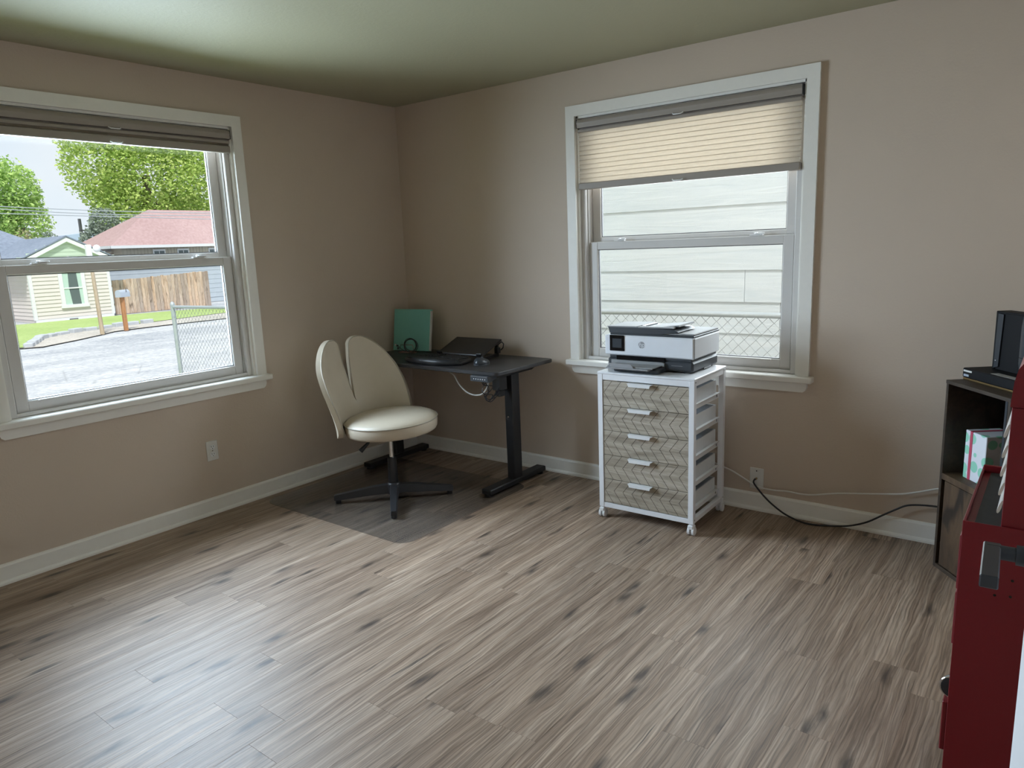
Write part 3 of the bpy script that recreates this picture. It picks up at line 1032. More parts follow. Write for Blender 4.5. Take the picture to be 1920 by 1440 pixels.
for row_ in range(5):
    for col in range(7):
        for s in (-1, 1):
            x = s * (0.026 + col * 0.0245)
            y = 0.070 - row_ * 0.0235 - 0.020 * (x / 0.2) ** 2
            z = 0.019 + 0.010 * (1 - (x / 0.25) ** 2)
            obj('key', G().box(-0.0105, 0.0105, -0.0100, 0.0100, 0, 0.006, .002), M['key'], kb, loc=(x, y, z), rot=(0, s * 0.10, -s * 0.10), smooth=0) if (row_ == 0 and col == 0 and s == -1) else None
kproto = [c for c in kb.children if c.name.startswith('key')][0]
first = True
for row_ in range(5):
    for col in range(7):
        for s in (-1, 1):
            if first:
                first = False
                continue
            if s == -1 and row_ == 0 and col == 0:
                continue
            k = kproto.copy(); COL.objects.link(k); k.parent = kb
            x = s * (0.026 + col * 0.0245)
            y = 0.070 - row_ * 0.0235 - 0.020 * (x / 0.2) ** 2
            k.location = (x, y, 0.019 + 0.010 * (1 - (x / 0.25) ** 2))
            k.rotation_euler = (0, s * 0.10, -s * 0.10)
for x0 in (-0.10, 0.055):
    for i in range(4):
        obj('legend', G().box(x0 + i * 0.012, x0 + i * 0.012 + 0.007, 0.084, 0.087, 0.028, 0.0315), M['white'], kb, smooth=0)
obj('palm_rest', slab_dome([(0.225 * (-1 + 2 * i / 14), -0.118 - 0.026 * (1 - (-1 + 2 * i / 14) ** 2) + 0.04 * abs(-1 + 2 * i / 14) ** 3) for i in range(15)] + [(0.21 * (1 - 2 * i / 14), -0.060 - 0.02 * (1 - 2 * i / 14) ** 2) for i in range(15)], 0.012, 0.030, lambda x, y: 0.006 * (1 - (x / 0.25) ** 2)), M['key'], kb, smooth=40)

ms = thing('computer_mouse', 'dark grey sculpted computer mouse beside the keyboard', 'mouse', (1.035, -0.42, DT), R(15))
mo = []
for i in range(24):
    t = 2 * pi * i / 24
    mo.append((0.046 * cos(t) * (1 + 0.12 * sin(t)), 0.060 * sin(t)))
vs, fs = [], []
prof = [(0.93, 0.0015), (1.0, 0.008), (0.97, 0.020), (0.84, 0.032), (0.55, 0.041), (0.2, 0.045)]
for k, z in prof:
    vs += [(x * k - (1 - k) * 0.012, y * k - (1 - k) * 0.008, z * (1.0 - 0.18 * (y > 0) * abs(y) / 0.06)) for x, y in mo]
for k in range(len(prof) - 1):
    fs += [(k * 24 + i, k * 24 + (i + 1) % 24, (k + 1) * 24 + (i + 1) % 24, (k + 1) * 24 + i) for i in range(24)]
fs += [tuple(range(23, -1, -1)), tuple(range(5 * 24, 6 * 24))]
obj('shell', G().add(vs, fs), M['slate'], ms, smooth=60)
obj('wheel', G().cyl((-0.012, 0.032, 0.036), (-0.004, 0.032, 0.036), 0.009, n=14), M['grey'], ms)
obj('base_rim', G().prism([(x * 1.02, y * 1.02) for x, y in mo], 0.001, 0.006), M['grey'], ms, smooth=40)
uh = thing('usb_adapter', 'small grey adapter lying between keyboard and laptop riser', 'adapter', (0.905, -0.285, DT), R(-20))
obj('body', G().box(-0.032, 0.032, -0.011, 0.011, 0, 0.014, .003), M['grey'], uh, smooth=0)
obj('plug', G().box(0.032, 0.046, -0.006, 0.006, 0.004, 0.010, .001), M['chrome'], uh, smooth=0)

# ------------------------------------------------------------------ swivel chair
ch = thing('swivel_chair', 'cream leather swivel chair with a split petal backrest', 'chair', (0.735, -0.928, 0.0036), R(-2))
bs = obj('base_hub', G().lathe([(0.030, 0.030), (0.040, 0.034), (0.042, 0.085), (0.036, 0.098), (0.028, 0.104)], 24), M['charcoal'], ch, smooth=40)
for k in range(4):
    a = R(46 + 90 * k + 2)
    Ml = Matrix.Rotation(a, 4, 'Z')
    vs = []
    for x, hw_, zb, zt in ((0.02, 0.026, 0.040, 0.092), (0.12, 0.024, 0.036, 0.084), (0.24, 0.021, 0.028, 0.066), (0.345, 0.018, 0.019, 0.050), (0.352, 0.016, 0.020, 0.046)):
        vs += [(x, -hw_, zb), (x, hw_, zb), (x, hw_ * 0.8, zt), (x, -hw_ * 0.8, zt)]
    fs = [(0, 1, 2, 3), (19, 18, 17, 16)]
    for q in range(4):
        fs += [(q * 4 + i, (q + 1) * 4 + i, (q + 1) * 4 + (i + 1) % 4, q * 4 + (i + 1) % 4) for i in range(4)]
    lg = obj('leg', G().add(vs, fs, Ml), M['charcoal'], ch, smooth=25)
    obj('glide', G().lathe([(0.017, 0.0), (0.018, 0.004), (0.016, 0.024)], 14, Ml @ Matrix.Translation((0.330, 0, 0))), M['blackp'], lg, smooth=40)
obj('column_sleeve', G().cyl((0, 0, 0.10), (0, 0, 0.255), 0.030, 0.026, 24), M['blackp'], ch)
obj('gas_piston', G().cyl((0, 0, 0.25), (0, 0, 0.40), 0.0135, n=20), M['chrome'], ch)
mech = obj('tilt_mechanism', G().box(-0.10, 0.10, -0.075, 0.075, 0.392, 0.425, .008), M['black'], ch, smooth=0)
a = R(236)
lv = [(0.06 * cos(a), 0.06 * sin(a), 0.395), (0.12 * cos(a), 0.12 * sin(a), 0.365), (0.145 * cos(a), 0.145 * sin(a), 0.342)]
obj('lever', G().tube(lv, 0.0045, 8), M['black'], mech)
obj('lever_grip', G().cyl((0.128 * cos(a), 0.128 * sin(a), 0.358), (0.178 * cos(a), 0.178 * sin(a), 0.312), 0.008, 0.015, 14), M['blackp'], mech)
SX, SA, SB, TA, TB = 0.018, 0.284, 0.258, 0.040, 0.040
def tilted(x, y, z):
    return (x + SX, y, z + TA * x + TB * y)
prof = [(0.55, 0.418), (0.90, 0.418), (0.965, 0.424), (0.99, 0.436), (1.0, 0.460), (1.0, 0.485), (0.985, 0.494), (0.95, 0.503), (0.85, 0.514), (0.65, 0.522), (0.4, 0.526), (0.15, 0.527)]
vs, fs, n_ = [], [], 56
for k, z in prof:
    for i in range(n_):
        t = 2 * pi * i / n_
        vs.append(tilted(SA * k * cos(t), SB * k * sin(t), z))
for k in range(len(prof) - 1):
    fs += [(k * n_ + i, k * n_ + (i + 1) % n_, (k + 1) * n_ + (i + 1) % n_, (k + 1) * n_ + i) for i in range(n_)]
fs += [tuple(range(n_ - 1, -1, -1)), tuple(range((len(prof) - 1) * n_, len(prof) * n_))]
st = obj('seat', G().add(vs, fs), M['cream'], ch, smooth=60)
obj('piping', G().tube([tilted(SA * 0.998 * cos(2 * pi * i / 64), SB * 0.998 * sin(2 * pi * i / 64), 0.490) for i in range(64)], 0.0042, 8, closed=True), M['creampipe'], st, smooth=60)

# petal backrest: two lobes joined low down, each wrapping round the seat
ZB, ZT = 0.415, 0.946
def r_back(z):
    t = (z - ZB) / (ZT - ZB)
    u = min(1.0, t / 0.8)
    return 0.286 + 0.090 * u * u * (3 - 2 * u) + 0.016 * max(0, t - 0.6) / 0.4
def a_in(z):
    if z < 0.575: return 0.0
    a = 0.3 + 5.4 * ((z - 0.575) / (0.93 - 0.575)) ** 0.8
    if z > 0.90:
        u = min(1.0, (z - 0.90) / (ZT - 0.90))
        a += 8.0 * (1 - math.sqrt(max(0, 1 - u * u)))
    return a
def a_out(z):
    t = (z - ZB) / (ZT - ZB)
    a = 16.5 + 53 * max(0, 1 - max(0, t) ** 1.4) ** 0.63
    if t < 0.10:
        a -= 10 * (1 - t / 0.10) ** 2
    return a
zs = [ZB + (ZT - ZB) * (1 - (1 - i / 34) ** 1.7) for i in range(35)]
for s in (-1, 1):
    m = 16
    vin, vout = [], []
    for z in zs:
        ai, ao = a_in(z), a_out(z)
        for j in range(m + 1):
            u = j / m
            al = R(180 + s * (ai + (ao - ai) * u))
            rr_ = r_back(z)
            e = min(1, min(u, 1 - u) * 5) * min(1, (ZT - z) * 14 + .05)
            if z < 0.575: e = min(1, (1 - u) * 5)
            ri, ro = rr_ - 0.010 * e + 0.004, rr_ + 0.036
            for lst, r in ((vin, ri), (vout, ro)):
                lst.append((SX + r * cos(al), r * sin(al) * 0.96, z + TB * 0.6 * r * sin(al)))
    nr, nc = len(zs), m + 1
    vs = vin + vout
    off = len(vin)
    fs = []
    for i in range(nr - 1):
        for j in range(m):
            q = (i * nc + j, i * nc + j + 1, (i + 1) * nc + j + 1, (i + 1) * nc + j)
            fs.append(q if s > 0 else q[::-1])
            q2 = tuple(off + e for e in q)
            fs.append(q2[::-1] if s > 0 else q2)
    loop = [(0, j) for j in range(nc)] + [(i, nc - 1) for i in range(1, nr)] + [(nr - 1, j) for j in range(nc - 2, -1, -1)] + [(i, 0) for i in range(nr - 2, 0, -1)]
    ids = [i * nc + j for i, j in loop]
    for k in range(len(ids)):
        p, q = ids[k], ids[(k + 1) % len(ids)]
        f = (p, off + p, off + q, q)
        fs.append(f if s > 0 else f[::-1])
    lobe = obj('back_petal', G().add(vs, fs), M['cream'], ch, smooth=50)
    edge = [(i, nc - 1) for i in range(0, nr)] + [(nr - 1, j) for j in range(nc - 2, -1, -1)] + [(i, 0) for i in range(nr - 2, 8, -1)]
    pl = [Vector(vin[i * nc + j]) for i, j in edge]
    pl = [p for k, p in enumerate(pl) if k == 0 or (p - pl[k - 1]).length > 0.002]
    obj('piping', G().tube(pl, 0.0036, 6), M['creampipe'], lobe, smooth=60)
obj('back_bracket', G().prism([(-0.10, 0.40), (-0.285, 0.43), (-0.33, 0.52), (-0.316, 0.525), (-0.275, 0.445), (-0.10, 0.415)], -0.05, 0.05, 'y'), M['black'], ch, smooth=0)

# ------------------------------------------------------------------ drawer cart
cw, cd, zt, zb = 0.532, 0.418, 0.800, 0.060
dc = thing('drawer_cart', 'white metal rolling drawer cart with chevron wood fronts under the window', 'drawer cart', (1.920, -0.532, 0), R(1.0))
p_ = 0.028
fr = M['powder']
for x in (0, cw - p_):
    for y in (0, cd - p_):
        obj('post', G().box(x, x + p_, y, y + p_, zb, zt - 0.012, .0015), fr, dc, smooth=0)
obj('top_panel', G().box(-0.002, cw + 0.002, -0.002, cd + 0.002, zt - 0.012, zt, .003), fr, dc, smooth=0)
for x in (0, cw - p_):
    obj('side_rail', G().box(x + .002, x + p_ - .002, p_, cd - p_, zt - 0.040, zt - 0.012, .001), fr, dc, smooth=0)
    obj('side_rail', G().box(x + .002, x + p_ - .002, p_, cd - p_, zb, zb + 0.024, .001), fr, dc, smooth=0)
for y in (0, cd - p_):
    obj('end_rail', G().box(p_, cw - p_, y + .002, y + p_ - .004, zt - 0.042, zt - 0.012, .001), fr, dc, smooth=0)
    obj('end_rail', G().box(p_, cw - p_, y + .002, y + p_ - .004, zb, zb + 0.026, .001), fr, dc, smooth=0)
for x, y in ((0.014, 0.014), (cw - 0.014, 0.014), (0.014, cd - 0.014), (cw - 0.014, cd - 0.014)):
    c = obj('caster', G().box(x - 0.016, x + 0.016, y - 0.018, y + 0.018, 0.030, 0.056, .006).cyl((x, y, 0.05), (x, y, zb), 0.008, n=10), M['white'], dc, smooth=30)
    for e in (-1, 1):
        obj('wheel', G().cyl((x + e * 0.005, y, 0.0215), (x + e * 0.017, y, 0.0215), 0.0215, n=20), M['white'], c, smooth=40)
for x, z in ((cw + 0.0005, zt - 0.02), (cw + 0.0005, zb + 0.02)):
    for y in (0.014, cd - 0.014):
        obj('bolt', G().cyl((x - .001, y, z), (x + 0.0015, y, z), 0.004, n=10), M['chrome'], dc)
dz0, dz1 = zb + 0.028, zt - 0.046
dh = (dz1 - dz0) / 5
fw = cw - 2 * p_ - 0.004
for k in range(5):
    z = dz0 + k * dh
    dr = obj('drawer', G().box(p_ + 0.012, cw - p_ - 0.012, 0.018, cd - 0.035, z + 0.006, z + 0.012).box(p_ + 0.010, p_ + 0.016, 0.018, cd - 0.035, z + 0.006, z + dh * 0.80).box(cw - p_ - 0.016, cw - p_ - 0.010, 0.018, cd - 0.035, z + 0.006, z + dh * 0.80).box(p_ + 0.012, cw - p_ - 0.012, cd - 0.041, cd - 0.035, z + 0.006, z + dh * 0.80), M['bluebin'], dc, smooth=0)
    obj('drawer_front', G().box(p_ + 0.002, cw - p_ - 0.002, 0.004, 0.018, z + 0.0012, z + dh - 0.0012, .0012), M['drawer'], dr, smooth=0)
    gr = G()
    zm, za, zc = z + dh * 0.53, z + 0.001, z + dh - 0.001
    xl, xr = p_ + 0.003, cw - p_ - 0.003
    def seg(xa, z_a, xb, z_b):
        if xb < xl or xa > xr and xb > xr: pass
        w_ = 0.0013
        n0 = 8
        for q in range(n0):
            t0, t1 = q / n0, (q + 1) / n0
            x0_, x1_ = xa + (xb - xa) * t0, xa + (xb - xa) * t1
            if min(x0_, x1_) < xl or max(x0_, x1_) > xr: continue
            zz0, zz1 = z_a + (z_b - z_a) * t0, z_a + (z_b - z_a) * t1
            gr.add([(x0_ - w_, 0.0036, zz0), (x0_ + w_, 0.0036, zz0), (x1_ + w_, 0.0036, zz1), (x1_ - w_, 0.0036, zz1)], [(0, 1, 2, 3)])
    sp, run = 0.0525, 0.047
    for q in range(-1, 10):
        xm = xl + 0.004 + q * sp
        seg(xm + run, zc, xm, zm); seg(xm, zm, xm + run * 1.05, za)
    obj('groove', gr, M['groove'], dr, smooth=0, kind='stuff')
    hx0, hx1 = p_ + 0.150, p_ + 0.285
    hp = G().box(hx0, hx1, -0.020, 0.006, z + dh - 0.0035, z + dh - 0.0012, .001)
    hp.prism([(hx0 + 0.004, z + dh - 0.002), (hx1 - 0.004, z + dh - 0.002), (hx1 - 0.010, z + dh - 0.018), (hx0 + 0.010, z + dh - 0.018)], -0.0205, -0.0185, 'y')
    obj('handle', hp, M['white'], dr, smooth=0)
    for x in (p_ + 0.004, cw - p_ - 0.004):
        e = 1 if x > cw / 2 else -1
        rl = G().box(x - 0.005, x + 0.005, 0.02, cd - 0.03, z + 0.010, z + 0.040, .001)
        rl.box(*sorted((x + e * 0.005, x + e * 0.0145)), 0.02, cd - 0.03, z + 0.038, z + 0.042, .001)
        r_ = obj('slide', rl, M['white'], dr, smooth=0)
        if e > 0:
            text_mesh('mark', 'R', 0.024, M['slate'], r_, (x + 0.0055, cd - 0.050, z + 0.025), (R(90), 0, R(90)))

# ------------------------------------------------------------------ printer
pr = thing('printer', 'white and dark grey all in one printer standing on the drawer cart', 'printer', (1.916, -0.417, zt), R(0.4))
pw, pd = 0.480, 0.326
obj('base', G().box(0.0, pw, 0.0, pd, 0.006, 0.060, .010).box(0.012, pw - 0.010, 0.004, pd, 0.060, 0.078, .002), M['printerdark'], pr, smooth=0)
obj('tray_opening', G().box(0.055, 0.330, -0.0012, 0.02, 0.046, 0.072), M['screen'], pr, smooth=0)
obj('foot', G().box(0.02, 0.05, 0.02, 0.05, 0, 0.008).box(pw - 0.05, pw - 0.02, 0.02, 0.05, 0, 0.008).box(0.02, 0.05, pd - 0.05, pd - 0.02, 0, 0.008).box(pw - 0.05, pw - 0.02, pd - 0.05, pd - 0.02, 0, 0.008), M['blackp'], pr, smooth=0)
obj('body', G().box(-0.012, pw + 0.006, -0.006, pd + 0.002, 0.074, 0.180, .006), M['printer'], pr, smooth=0)
obj('seam', G().box(pw + 0.0055, pw + 0.0068, 0.002, 0.006, 0.076, 0.178), M['grey'], pr, smooth=0)
dk = G()
dk.box(0.016, pw + 0.004, 0.0, pd, 0.180, 0.190, .003)
obj('scanner_base', dk, M['printerdark'], pr, smooth=0)
obj('scanner_lid', G().box(0.018, pw + 0.002, 0.010, pd - 0.002, 0.190, 0.199, .003), M['printerlid'], pr, smooth=0)
# document feeder: sloping wedge, with the slot and paper tray on top
obj('document_feeder', G().prism([(0.012, 0.190), (0.300, 0.190), (0.400, 0.205), (0.380, 0.217), (0.160, 0.222), (0.004, 0.222), (0.006, 0.212)], 0.004, 0.215, 'y'), M['printerdark'], pr, smooth=0)
obj('feeder_cover', G().prism([(0.0, 0.221), (0.0, 0.226), (0.175, 0.229), (0.175, 0.222)], 0.0, 0.22, 'y'), M['printerlid'], pr, smooth=0)
obj('feeder_tray', G().prism([(0.178, 0.221), (0.178, 0.227), (0.372, 0.231), (0.376, 0.223)], 0.0, 0.03, 'y').prism([(0.195, 0.214), (0.195, 0.219), (0.390, 0.238), (0.394, 0.230)], 0.03, 0.22, 'y'), M['printerlid'], pr, smooth=0)
obj('paper_guide', G().box(0.176, 0.196, 0.045, 0.20, 0.218, 0.2285, .002), M['slate'], pr, smooth=0)
sc_ = obj('touch_screen', G().box(0.018, 0.104, -0.0105, -0.005, 0.096, 0.180, .004), M['screen'], pr, smooth=0)
obj('display', G().box(0.036, 0.090, -0.0112, -0.0104, 0.114, 0.162), M['slate'], sc_, smooth=0)
for i in range(3):
    obj('indicator', G().cyl((0.002, -0.0068, 0.165 - i * 0.009), (0.002, -0.0058, 0.165 - i * 0.009), 0.0022, n=8), M['clear'], pr)
lg = obj('logo', G().cyl((0.203, -0.0070, 0.134), (0.203, -0.0058, 0.134), 0.0175, n=32), M['logo'], pr)
text_mesh('lettering', 'hp', 0.034, M['printer'], lg, (0.203, -0.0072, 0.1345), (R(90), 0, 0), 0.0003, 0.28)
obj('output_tray', G().prism([(0.028, 0.028), (0.330, 0.028), (0.330, 0.046), (0.318, 0.050), (0.028, 0.050)], -0.010, 0.10, 'y')
    .box(0.062, 0.318, -0.115, -0.008, 0.030, 0.036, .002), M['printerlid'], pr, smooth=0)
obj('paper_tray', G().box(0.080, 0.335, -0.085, 0.01, 0.002, 0.028, .006), M['printerdark'], pr, smooth=0)
obj('tray_extension', G().prism([(0.085, 0.0305), (0.215, 0.0305), (0.200, 0.050), (0.072, 0.050)], -0.122, -0.116, 'y').box(0.060, 0.300, -0.128, -0.10, 0.022, 0.030, .002), M['logo'], pr, smooth=0)
obj('name_strip', G().box(0.365, 0.425, -0.0008, 0.0005, 0.036, 0.0378), M['logo'], pr, smooth=0)
obj('grip_recess', G().box(pw - 0.0005, pw + 0.0006, 0.14, 0.23, 0.006, 0.014), M['screen'], pr, smooth=0)

# ------------------------------------------------------------------ cube shelf, angled across the back right corner
sh_ang = math.atan2(-0.78, 0.626)
def shelf_root(name, label, cat, s, b, z):
    """s along the shelf front, b towards its back"""
    x = 3.461 + 0.626 * s + 0.78 * b
    y = -0.262 - 0.78 * s + 0.626 * b
    return thing(name, label, cat, (x, y, z), sh_ang)
cs = shelf_root('cube_shelf', 'rustic brown two tier cube shelf angled across the room corner', 'shelf', 0, 0, 0)
sw, sd, shh, bt = 0.385, 0.295, 0.836, 0.015
rd = M['rusticd']
obj('side_panel', G().box(0, bt, 0, sd, 0.0, shh - bt, .001), rd, cs, smooth=0)
obj('side_panel', G().box(sw - bt, sw, 0, sd, 0.0, shh - bt, .001), rd, cs, smooth=0)
obj('top_board', G().box(-0.001, sw + 0.001, -0.002, sd, shh - bt, shh, .001), rd, cs, smooth=0)
obj('shelf_board', G().box(bt, sw - bt, 0.0, sd, 0.405, 0.432, .001), M['rustic'], cs, smooth=0)
obj('bottom_board', G().box(bt, sw - bt, 0.0, sd, 0.0, 0.018, .001), rd, cs, smooth=0)
obj('back_panel', G().box(bt, sw - bt, sd - 0.006, sd, 0.018, shh - bt), M['blackp'], cs, smooth=0)
obj('connector_strip', G().box(sw - bt - 0.012, sw - bt, -0.001, 0.05, 0.432, shh - bt), M['slate'], cs, smooth=0)
dr = obj('cabinet_door', G().box(bt + 0.014, sw - bt - 0.002, 0.006, 0.020, 0.020, 0.400, .001), M['rustic'], cs, smooth=0)
obj('hinge', G().box(bt + 0.003, bt + 0.014, 0.008, 0.02, 0.115, 0.125), M['chrome'], dr, smooth=0)
obj('screw_head', G().cyl((bt + 0.0002, 0.12, 0.60), (bt + 0.0018, 0.12, 0.60), 0.004, n=10), M['chrome'], cs)

gx = thing('gift_box', 'white box with mint polka dots and a pink band inside the shelf', 'box', (3.547, -0.289, 0.4325), math.atan2(-0.097, 0.075))
obj('carton', G().box(0, 0.132, 0, 0.14, 0, 0.205, .002), M['dots'], gx, smooth=0)
bd = G().box(0.031, 0.047, -0.0015, 0.0005, 0, 0.2065).box(0.031, 0.047, -0.0015, 0.1415, 0.2045, 0.2065)
obj('band', bd, M['pink'], gx, smooth=0)

dv = shelf_root('video_recorder', 'flat black recorder box lying on top of the cube shelf', 'electronics', -0.008, 0.069, 0.8365)
obj('case', G().box(0, 0.395, 0, 0.21, 0.008, 0.048, .004), M['matte'], dv, smooth=0)
obj('lower_rim', G().box(0.006, 0.390, -0.001, 0.2, 0.0, 0.008, .002), M['brass'], dv, smooth=0)
obj('sticker', G().box(0.008, 0.060, -0.0008, 0.0005, 0.0335, 0.0410), M['paper'], dv, smooth=0)
obj('sticker', G().box(0.010, 0.042, -0.0008, 0.0005, 0.0145, 0.0235), M['mailbox'], dv, smooth=0)
obj('label', G().box(0.155, 0.330, 0.012, 0.045, 0.0478, 0.0486), M['pull'], dv, smooth=0)
rt = shelf_root('wireless_router', 'black upright router with a grey edge standing on the recorder', 'router', 0.038, 0.160, 0.8850)
obj('frame', G().box(0.0, 0.012, 0, 0.06, 0, 0.238, .002).box(0.0, 0.17, 0, 0.06, 0.230, 0.238, .002).box(0.158, 0.17, 0, 0.06, 0, 0.238, .002), M['matte'], rt, smooth=0)
obj('grille', G().box(0.012, 0.158, 0.006, 0.055, 0, 0.230), M['matte'], rt, smooth=0)
obj('edge_strip', G().prism([(0.008, 0.004), (0.035, 0.012), (0.044, 0.226), (0.012, 0.229)], 0.0, 0.010, 'y'), M['slate'], rt, smooth=0)
obj('status_light', G().cyl((0.018, -0.001, 0.036), (0.018, 0.001, 0.036), 0.0025, n=8), M['clear'], rt)
md = shelf_root('modem', 'grey rounded modem standing beside the router on the shelf', 'modem', 0.305, 0.130, 0.8850)
obj('shell', G().lathe([(0.032, 0.0), (0.040, 0.01), (0.047, 0.06), (0.047, 0.20), (0.040, 0.262), (0.026, 0.268)], 24, sx=1.15, sy=0.9), M['slate'], md, smooth=40)
obj('seam_ring', G().lathe([(0.0475, 0.083), (0.0478, 0.084), (0.0475, 0.085)], 24, sx=1.15, sy=0.9), M['screen'], md, smooth=40)

# ------------------------------------------------------------------ red tool cabinet and chest
ry0, ry1, rx0, rx1, rz = -1.820, -1.340, 3.682, 3.985, 0.785
tcab = thing('tool_cabinet', 'dark red rolling tool cabinet with a rubber lined top', 'tool cabinet', (rx0, ry0, 0))
w_, dd = ry1 - ry0, rx1 - rx0
sidep = [(0, 0.075), (dd, 0.075), (dd, rz), (0, rz)]
for y in (0.0, w_ - 0.004):
    obj('side_panel', G().box(0, dd, y, y + 0.004, 0.075, rz, .001), M['red'], tcab, smooth=0)
obj('back_panel', G().box(dd - 0.004, dd, 0.004, w_ - 0.004, 0.075, rz), M['red'], tcab, smooth=0)
obj('floor_pan', G().box(0.004, dd - 0.004, 0.004, w_ - 0.004, 0.075, 0.085), M['red'], tcab, smooth=0)
obj('top_tray', G().box(0.006, dd - 0.004, 0.004, w_ - 0.004, rz - 0.022, rz - 0.014).box(0, 0.006, 0.004, w_ - 0.004, rz - 0.03, rz - 0.002, .001).box(0.006, 0.022, 0.004, w_ - 0.004, rz - 0.014, rz - 0.010), M['red'], tcab, smooth=0)
obj('rubber_liner', G().box(0.022, dd - 0.02, 0.006, w_ - 0.016, rz - 0.014, rz - 0.009), M['rubber'], tcab, smooth=0)
obj('rim', G().box(0.002, dd, w_ - 0.016, w_ - 0.004, rz - 0.014, rz + 0.010, .002), M['red'], tcab, smooth=0)
for k in range(2):
    z0_ = 0.46 + k * 0.145
    df = obj('drawer_front', G().box(-0.004, 0.004, 0.012, w_ - 0.012, z0_, z0_ + 0.138, .002), M['red'], tcab, smooth=0)
    obj('pull', G().box(-0.006, 0.002, 0.16, w_ - 0.16, z0_ + 0.118, z0_ + 0.128, .001), M['blackp'], df, smooth=0)
dd_ = obj('cabinet_door', G().box(-0.012, 0.0, 0.012, w_ - 0.012, 0.165, 0.300, .002).box(0, 0.004, 0.012, w_ - 0.012, 0.09, 0.45), M['red'], tcab, smooth=0)
obj('knob', G().lathe([(0.018, -0.012), (0.026, -0.010), (0.029, 0.0), (0.026, 0.010), (0.018, 0.012)], 28, Matrix.Translation((0.008, 0.030, 0.338)) @ Matrix.Rotation(R(90), 4, 'X')), M['blackp'], dd_, smooth=40)
obj('knob_rim', G().tube([(0.008 + 0.0285 * cos(2 * pi * i / 28), 0.022, 0.338 + 0.0285 * sin(2 * pi * i / 28)) for i in range(28)], 0.0022, 6, closed=True), M['chrome'], dd_)
for x, z in ((0.106, 0.660), (0.105, 0.620), (0.075, 0.616)):
    obj('hole', G().cyl((x, -0.0006, z), (x, 0.002, z), 0.0032, n=12), M['screen'], tcab)
for x in (0.04, dd - 0.04):
    for y in (0.05, w_ - 0.05):
        c = obj('caster', G().box(x - 0.016, x + 0.016, y - 0.014, y + 0.014, 0.035, 0.075), M['black'], tcab, smooth=0)
        obj('wheel', G().cyl((x, y - 0.010, 0.032), (x, y + 0.010, 0.032), 0.032, n=20), M['blackp'], c)

tch = thing('tool_chest', 'dark red drawer tool chest with lid sitting on the red cabinet', 'tool chest', (3.756, ry0 + 0.008, rz - 0.0085))
cwid, cdep, chh = w_ - 0.028, 0.222, 0.287
for y in (0, cwid - 0.004):
    obj('side_panel', G().box(0, cdep, y, y + 0.004, 0, chh, .001), M['red'], tch, smooth=0)
obj('back_panel', G().box(cdep - 0.004, cdep, 0.004, cwid - 0.004, 0, chh), M['red'], tch, smooth=0)
obj('floor_pan', G().box(0, cdep, 0.004, cwid - 0.004, 0, 0.006), M['red'], tch, smooth=0)
zz = [0.008, 0.070, 0.113, 0.158, 0.202, 0.250]
for k in range(5):
    df = obj('drawer_front', G().box(0.0, 0.004, 0.008, cwid - 0.008, zz[k] + .001, zz[k + 1] - .002, .001), M['red'], tch, smooth=0)
    zt_ = zz[k + 1] - 0.004
    lip = [(0.0, zt_ - 0.004), (-0.002, zt_ - 0.016), (-0.0055, zt_ - 0.027), (-0.0085, zt_ - 0.031), (-0.0110, zt_ - 0.0295), (-0.0112, zt_ - 0.025), (-0.0075, zt_ - 0.012), (-0.003, zt_), (0.0, zt_ + .001)]
    obj('pull', G().prism(lip, 0.006, cwid - 0.006, 'y'), M['pull'], df, smooth=30)
obj('header', G().box(0, 0.004, 0.004, cwid - 0.004, 0.252, chh), M['red'], tch, smooth=0)
lidp = [(-0.002, chh + 0.002), (cdep, chh + 0.002), (cdep, chh + 0.135), (0.12, chh + 0.135), (0.060, chh + 0.128), (0.020, chh + 0.110), (0.006, chh + 0.088), (0.0, chh + 0.060)]
obj('lid', G().prism(lidp, -0.003, cwid + 0.003, 'y'), M['red'], tch, smooth=25)
obj('lid_corner', G().prism([(-0.0035, chh + 0.002), (0.022, chh + 0.002), (0.022, chh + 0.068), (0.012, chh + 0.070), (0.0, chh + 0.060)], -0.0045, -0.003, 'y'), M['red'], tch, smooth=0)

# ------------------------------------------------------------------ door ajar at the right
hx, hy = 3.858, -3.115
door_ang = math.atan2(-2.352 - hy, 3.822 - hx)
dw = math.hypot(-2.352 - hy, 3.822 - hx)
do = thing('door_1', None, None, (hx, hy, 0), door_ang, kind='structure')
# local x runs from hinge to latch, local +y is the room side
leaf = G().box(0, dw, -0.035, 0, 0.008, 2.035, .002)
obj('leaf', leaf, M['door'], do, smooth=0)
lx, lz = dw - 0.062, 0.955
hdl = obj('lever_handle', G().lathe([(0.027, 0), (0.027, 0.006), (0.023, 0.009), (0.016, 0.009), (0.016, 0.022), (0.0115, 0.022), (0.0115, 0.060)], 24, Matrix.Translation((lx, 0, lz)) @ Matrix.Rotation(R(-90), 4, 'X')), M['black'], do, smooth=30)
obj('lever', G().box(lx - 0.128, lx + 0.012, 0.042, 0.066, lz - 0.009, lz + 0.011, .002), M['black'], hdl, smooth=0)
obj('latch', G().box(dw - 0.001, dw + 0.008, -0.024, -0.012, lz - 0.01, lz + 0.01), M['chrome'], do, smooth=0)

